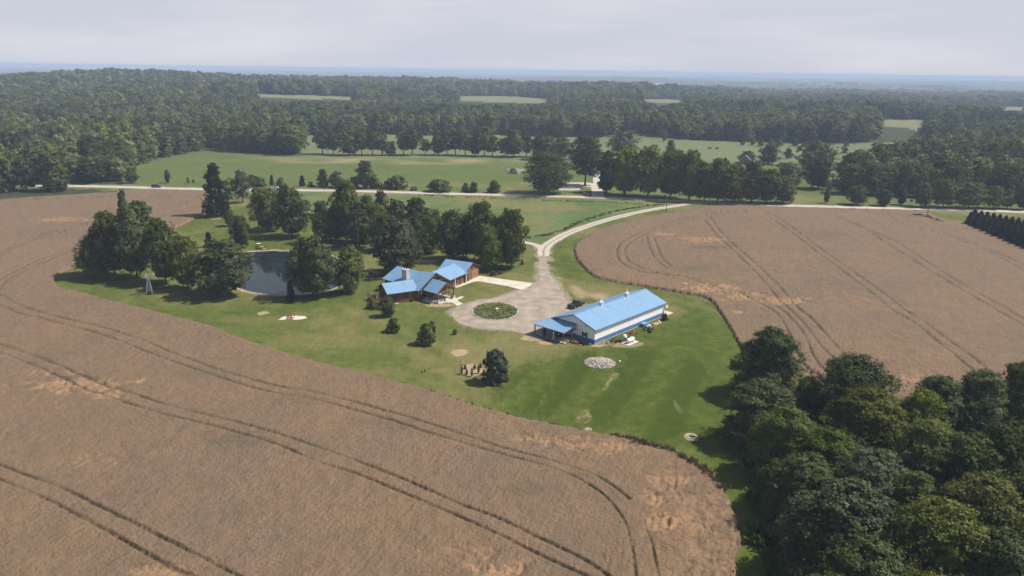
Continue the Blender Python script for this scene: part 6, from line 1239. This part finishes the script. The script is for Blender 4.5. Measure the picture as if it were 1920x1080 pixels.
# vehicles
def car(name, label, cat, loc, rz, paint, kind='suv', group=None, s=1.0):
    t_ = thing(name, label, cat, loc, rz, group); t_.scale = (s, s, s)
    if kind == 'pickup':
        body = [(-2.75, .42), (-2.75, 1.02), (-.75, 1.05), (-.75, 1.08), (1.15, 1.08), (2.55, .98), (2.75, .85), (2.75, .42)]; cab = [(-.80, 1.06), (-.62, 1.72), (-.45, 1.80), (.45, 1.80), (1.25, 1.08)]
    elif kind == 'suv':
        body = [(-2.35, .40), (-2.38, 1.02), (1.15, 1.05), (2.25, .92), (2.38, .75), (2.36, .40)]; cab = [(-2.32, 1.02), (-2.12, 1.62), (-1.9, 1.70), (.25, 1.70), (1.2, 1.05)]
    else:
        body = [(-2.25, .36), (-2.25, .88), (-1.6, .98), (1.0, .95), (2.15, .78), (2.25, .6), (2.22, .36)]; cab = [(-1.75, .96), (-1.05, 1.38), (-.8, 1.43), (.2, 1.42), (1.1, .95)]
    b = B(); b.profile(body, -.92, .92); b.build('body', paint, t_, .05)
    b = B(); b.profile(cab, -.80, .80); b.build('cabin', paint, t_, .06)
    x0 = cab[0][0]; x1 = cab[-1][0]; zb = cab[0][1]; ztp = max(c[1] for c in cab)
    for s_ in (-1, 1): b = B(); b.profile([(x0 + .32, zb + .05), (x0 + .42, ztp - .14), (.2, ztp - .14), (x1 - .30, zb + .05)], s_ * .80, s_ * .815); b.build('side_window', GLASS, t_)
    b = B(); b.slab([(x1 - .02, -.68, zb + .05), (x1 - .02, .68, zb + .05), (cab[-2][0] + .10, .62, ztp - .07), (cab[-2][0] + .10, -.62, ztp - .07)], .03); b.build('windscreen', GLASS, t_)
    if kind == 'pickup': b = B(); b.box(-2.65, -.85, -.78, .78, .98, 1.056); b.build('bed', DARKI, t_)
    hx = body[-1][0]
    for s_ in (-1, 1):
        b = B(); b.box(hx - .06, hx + .03, s_ * .72 - .14, s_ * .72 + .14, .66, .80); b.build('headlight', WHITEP, t_); b = B(); b.box(body[0][0] - .03, body[0][0] + .04, s_ * .78 - .1, s_ * .78 + .1, .70, .90); b.build('taillight', REDP, t_)
        for x in (-1.5, 1.5): wheel(t_, x * (1.12 if kind == 'pickup' else 1), s_ * .84, .36, .24)
    return t_
q = gp(1080, 575); car('pickup_truck', 'black pickup truck parked behind the barn roof on the gravel', 'truck', q, bang + R(2), BLACKP, 'pickup')
dR = ROAD[np.argmin(np.abs(ROAD[:, 0] - G(292, 351.5)[0])) + 1] - ROAD[np.argmin(np.abs(ROAD[:, 0] - G(292, 351.5)[0]))]; ra = math.atan2(dR[1], dR[0])
def on_road(px, off=0.0):
    P = resample(ROAD, 1.0); pxs = proj(np.c_[P, np.zeros(len(P))]); k = int(np.argmin(np.abs(pxs[0] - px) + (pxs[2] < 1) * 1e5)); d = P[min(k + 1, len(P) - 1)] - P[k]; return Vector((P[k][0] - d[1] * off, P[k][1] + d[0] * off, .045)), math.atan2(d[1], d[0])
q, ra = on_road(292, 1.2); car('parked_car', 'dark blue-black minivan driving on the country road at the left', 'car', q, ra, mat('dark_blue_car_paint', (.018, .028, .05), .25, spec=.6), 'suv', s=1.02)
q, ra = on_road(516, .8); car('blue_car', 'pale blue car on the road half hidden by the paired maples', 'car', q, ra + math.pi, BLUEC, 'sedan')
q = gp(1126, 347.5); car('farm_car', 'dark car parked beside the entrance drive across the road', 'car', q, R(100), BLACKP, 'sedan')
# yellow buggy at the pond
t_ = ob('utility_buggy', 'yellow utility buggy on the bank behind the pond', 'buggy', 486, 466, R(10)); b = B(); b.profile([(-1.3, .35), (-1.3, .8), (.2, .8), (.3, .55), (1.2, .75), (1.3, .35)], -.6, .6); b.build('body', YELL, t_, .03); b = B(); b.box(-.75, .6, -.6, .6, 1.75, 1.82); b.build('roof', mat('cream_canopy', (.60, .52, .36), .7), t_)
for x in (-.7, .55):
    for y in (-.55, .55): b = B(); b.tube((x, y, .7), (x, y, 1.76), .035, n=5); b.build('roof_post', DARKI, t_)
for s in (-1, 1):
    for x in (-.85, .85): wheel(t_, x, s * .62, .32, .24)
b = B(); b.box(-.3, .1, -.5, .5, .8, .95); b.box(-.38, -.3, -.5, .5, .8, 1.3); b.build('seat', DARKI, t_)
for k, (px, py) in enumerate([(478, 467), (494, 467.5)]): t_ = ob('bank_log', 'short pale log on the pond bank, %s of the yellow buggy' % ['left', 'right'][k], 'log', px, py); b = B(); b.tube((-.7, 0, .15), (.7, .2, .15), .16, .12, 8); b.build('trunk', LUMB, t_)
# dock boards at the pond's house end
t_ = ob('retaining_wall', 'curved low brown timber wall between pond and log house', 'wall', 700, 524); 
for k in range(9):
    a = k * .16; 
    for j in range(3): b = B(); M_ = Matrix.Rotation(-a * 1.1 + .5, 4, 'Z'); p = Vector((math.sin(a) * 6 - 2, -math.cos(a) * 6 + 4.5, 0)); b.box(-.52, .52, -.09, .09, .02 + j * .19, .2 + j * .19, Matrix.Translation(p) @ Matrix.Rotation(a, 4, 'Z')); b.build('timber', RUST if (k + j) % 2 else DECK, t_)
# utility poles
def pole(px, yt, yb, label, arm=True, r0=.15):
    x, y, h, _ = fit(px, yt, yb, 5); t_ = thing('utility_pole', label, 'utility pole', (x, y, 0), R(80), 'utility poles'); b = B(); b.tube((0, 0, -.3), (0, 0, h), r0, r0 * .65, 8); b.build('shaft', POLEW, t_)
    if arm:
        b = B(); b.box(-.9, .9, -.05, .05, h - .5, h - .38); b.build('crossarm', POLEW, t_)
        for s in (-.8, 0.0, .8): b = B(); b.tube((s, 0, h - .38), (s, 0, h - .2), .05, n=6); b.build('insulator', WHITEP, t_)
    return t_
pole(1249, 364, 397.5, 'thin utility pole where the lane nears the road'); pole(1738, 366, 409, 'wooden utility pole standing in green weeds in the right wheat'); pole(727, 311, 340, 'thin pole at the meadow edge above the tree belt', False, .11); pole(384, 299, 330, 'thin pole in the meadow just left of the tall cedar', False, .11); pole(1836, 334, 385, 'pole standing among the trees above the spruces'); pole(857, 347, 357, 'short marker post at the roadside between two bushes', False, .08)
# farm across the road
def simple_house(name, label, px, py, L_, W_, eh, rh, wall, roof, rz, cat='house', nwin=3):
    t_ = thing(name, label, cat, gp(px, py), rz); b = B(); out = [(-W_ / 2, 0), (W_ / 2, 0), (W_ / 2, eh), (0, rh), (-W_ / 2, eh)]
    A = [b.bm.verts.new((-L_ / 2, y, z)) for y, z in out]; C = [b.bm.verts.new((L_ / 2, y, z)) for y, z in out]; b.bm.faces.new(A); b.bm.faces.new(C[::-1])
    for i in range(5): b.bm.faces.new((A[i], C[i], C[(i + 1) % 5], A[(i + 1) % 5]))
    b.build('wall', wall, t_); k = (rh - eh) / (W_ / 2)
    for s in (-1, 1): b = B(); q = [(-L_ / 2 - .4, s * (W_ / 2 + .4), eh - .4 * k + .1), (L_ / 2 + .4, s * (W_ / 2 + .4), eh - .4 * k + .1), (L_ / 2 + .4, 0, rh + .1), (-L_ / 2 - .4, 0, rh + .1)]; b.slab(q if s == -1 else q[::-1], .09); b.build('roof', roof, t_)
    for i in range(nwin):
        for s in (-1, 1): x = -L_ / 2 + L_ * (i + .5) / nwin; b = B(); b.box(x - .5, x + .5, s * W_ / 2 - .04, s * W_ / 2 + .04, eh * .45, eh * .8); f = b.build('window', GREYW, t_); b = B(); b.box(x - .42, x + .42, s * W_ / 2 - .06, s * W_ / 2 + .06, eh * .48, eh * .77); b.build('pane', GLASS, f)
    b = B(); b.box(-L_ / 2 - .05, -L_ / 2, -.5, .5, 0, 2.1); b.build('door', LOGD, t_); return t_
simple_house('farmhouse', 'white farmhouse glimpsed between the maples across the road', 1128, 321, 11, 8, 5.2, 7.6, WHITEP, ROOFG, R(5)); simple_house('shed', 'white-roofed shed half buried in the bright maples', 1197, 345, 8, 5, 2.6, 3.8, WHITEP, WHITEP, R(20), 'shed')
simple_house('old_shed', 'weathered dark shed with a steep roof in the pasture', 1397, 307, 9, 7, 3.2, 6.0, GREYW, ROOFG, R(70), 'shed', 1); simple_house('wood_house', 'tan house showing through the woods at the top left', 467, 239, 14, 9, 5, 8, TAN, mat('pale_roof', (.42, .39, .35), .8), R(15))
simple_house('distant_barn', 'white barn far off on the hazy plain at the right', 1236, 163.5, 40, 22, 9, 14, WHITEP, WHITEP, R(20), 'barn', 1)
for k, (px, py) in enumerate([(456, 248), (472, 250), (480, 246)]):
    x, y, h, _ = fit(px, py - 26, py, 8); t_ = thing('dead_tree', ['left', 'middle', 'right'][k] + ' one of three bare pale dead trees by the tan house in the woods', 'tree', (x, y, float(terrain(x, y)))); b = B(); b.tube((0, 0, -.3), (0, 0, h), .35, .08, 6); rr_ = random.Random(k)
    for i in range(7): a = rr_.uniform(0, 6.28); z = h * rr_.uniform(.35, .9); l_ = (h - z) * .45 + .6; b.tube((0, 0, z), (math.cos(a) * l_, math.sin(a) * l_, z + l_ * 1.1), .12, .03, 5)
    b.build('trunk', DEADWOOD, t_)
t_ = ob('stone_heap', 'heap of pale rubble stones in the meadow left of the big round maple', 'stone heap', 973, 322); r_ = np.random.default_rng(5)
for k in range(60): o = link('rock', STN[k % 6], t_, (r_.normal() * 6, r_.normal() * 5, .2 + r_.uniform(0, .5))); s = r_.uniform(.4, 1.0); o.scale = (s, s, s * .8); o.rotation_euler = tuple(r_.uniform(0, 6, 3))
for k, (px, py, s) in enumerate([(1096, 363.5, .8), (1102, 364.5, .6), (1000, 366, .5)]): t_ = ob('boulder', ['large pale boulder', 'smaller pale boulder', 'pale boulder'][k] + [' by the entrance drive across the road', ' right of the large one by the entrance drive', ' in the roadside grass under the big round maple'][k], 'boulder', px, py); o = link('rock', STN[k], t_, (0, 0, s * .3)); o.scale = (s * 1.4, s, s)
t_ = ob('mailbox', 'mailbox on a post at the entrance drive across the road', 'mailbox', 1095, 366); b = B(); b.box(-.05, .05, -.05, .05, 0, 1.1); b.build('post', POLEW, t_); b = B(); b.box(-.12, .12, -.26, .26, 1.1, 1.38); b.build('box', WHITEP, t_, .03)
for k, (px, py) in enumerate([(1331, 279), (1344, 279.5)]): tr(px, py - 3, py, 8, 'shrub', 'red', 3, ['left', 'right'][k] + ' one of two low brown bushes in the far pasture', name='bush', cat='bush')
t_ = ob('white_cow', 'white cow standing alone in the far pasture', 'cow', 1310, 278)
sk = bpy.data.meshes.new('body'); pts = [(0, 0, 1.0), (.55, 0, 1.05), (.95, 0, 1.2), (1.35, 0, 1.0), (1.6, 0, .85), (-.55, 0, 1.05), (.6, .2, .55), (.6, .2, .03), (.6, -.2, .55), (.6, -.2, .03), (-.6, .2, .55), (-.65, .2, .3), (-.6, .2, .03), (-.6, -.2, .55), (-.65, -.2, .3), (-.6, -.2, .03), (-.85, 0, .9), (-.88, 0, .5)]
ed = [(0, 1), (1, 2), (2, 3), (3, 4), (0, 5), (1, 6), (6, 7), (1, 8), (8, 9), (5, 10), (10, 11), (11, 12), (5, 13), (13, 14), (14, 15), (5, 16), (16, 17)]; rad = [.38, .36, .2, .16, .11, .36, .11, .06, .11, .06, .13, .07, .06, .13, .07, .06, .05, .03]
sk.from_pydata(pts, ed, []); sk.materials.append(WHITEP); co = link('body', sk, t_); md = co.modifiers.new('skin', 'SKIN'); 
for v, r0 in zip(sk.skin_vertices[0].data, rad): v.radius = (r0, r0)
sk.skin_vertices[0].data[0].use_root = True; co.modifiers.new('sub', 'SUBSURF').levels = 1
# ------------------------------------------------------------------ the air between
b = B(); b.box(-16000, 16000, -3000, 16000, -70, 64)
hz_m = bpy.data.materials.new('haze'); hz_m.use_nodes = True; t = hz_m.node_tree; t.nodes.clear()
pv = N(t, 'ShaderNodeVolumePrincipled'); pv.inputs['Color'].default_value = (0.62, 0.76, 1.0, 1); pv.inputs['Density'].default_value = 0.00021; pv.inputs['Anisotropy'].default_value = 0.0
o = N(t, 'ShaderNodeOutputMaterial'); t.links.new(pv.outputs[0], o.inputs['Volume'])
tag(b.build('haze', hz_m), 'thin blue summer haze over the whole countryside', kind='stuff')
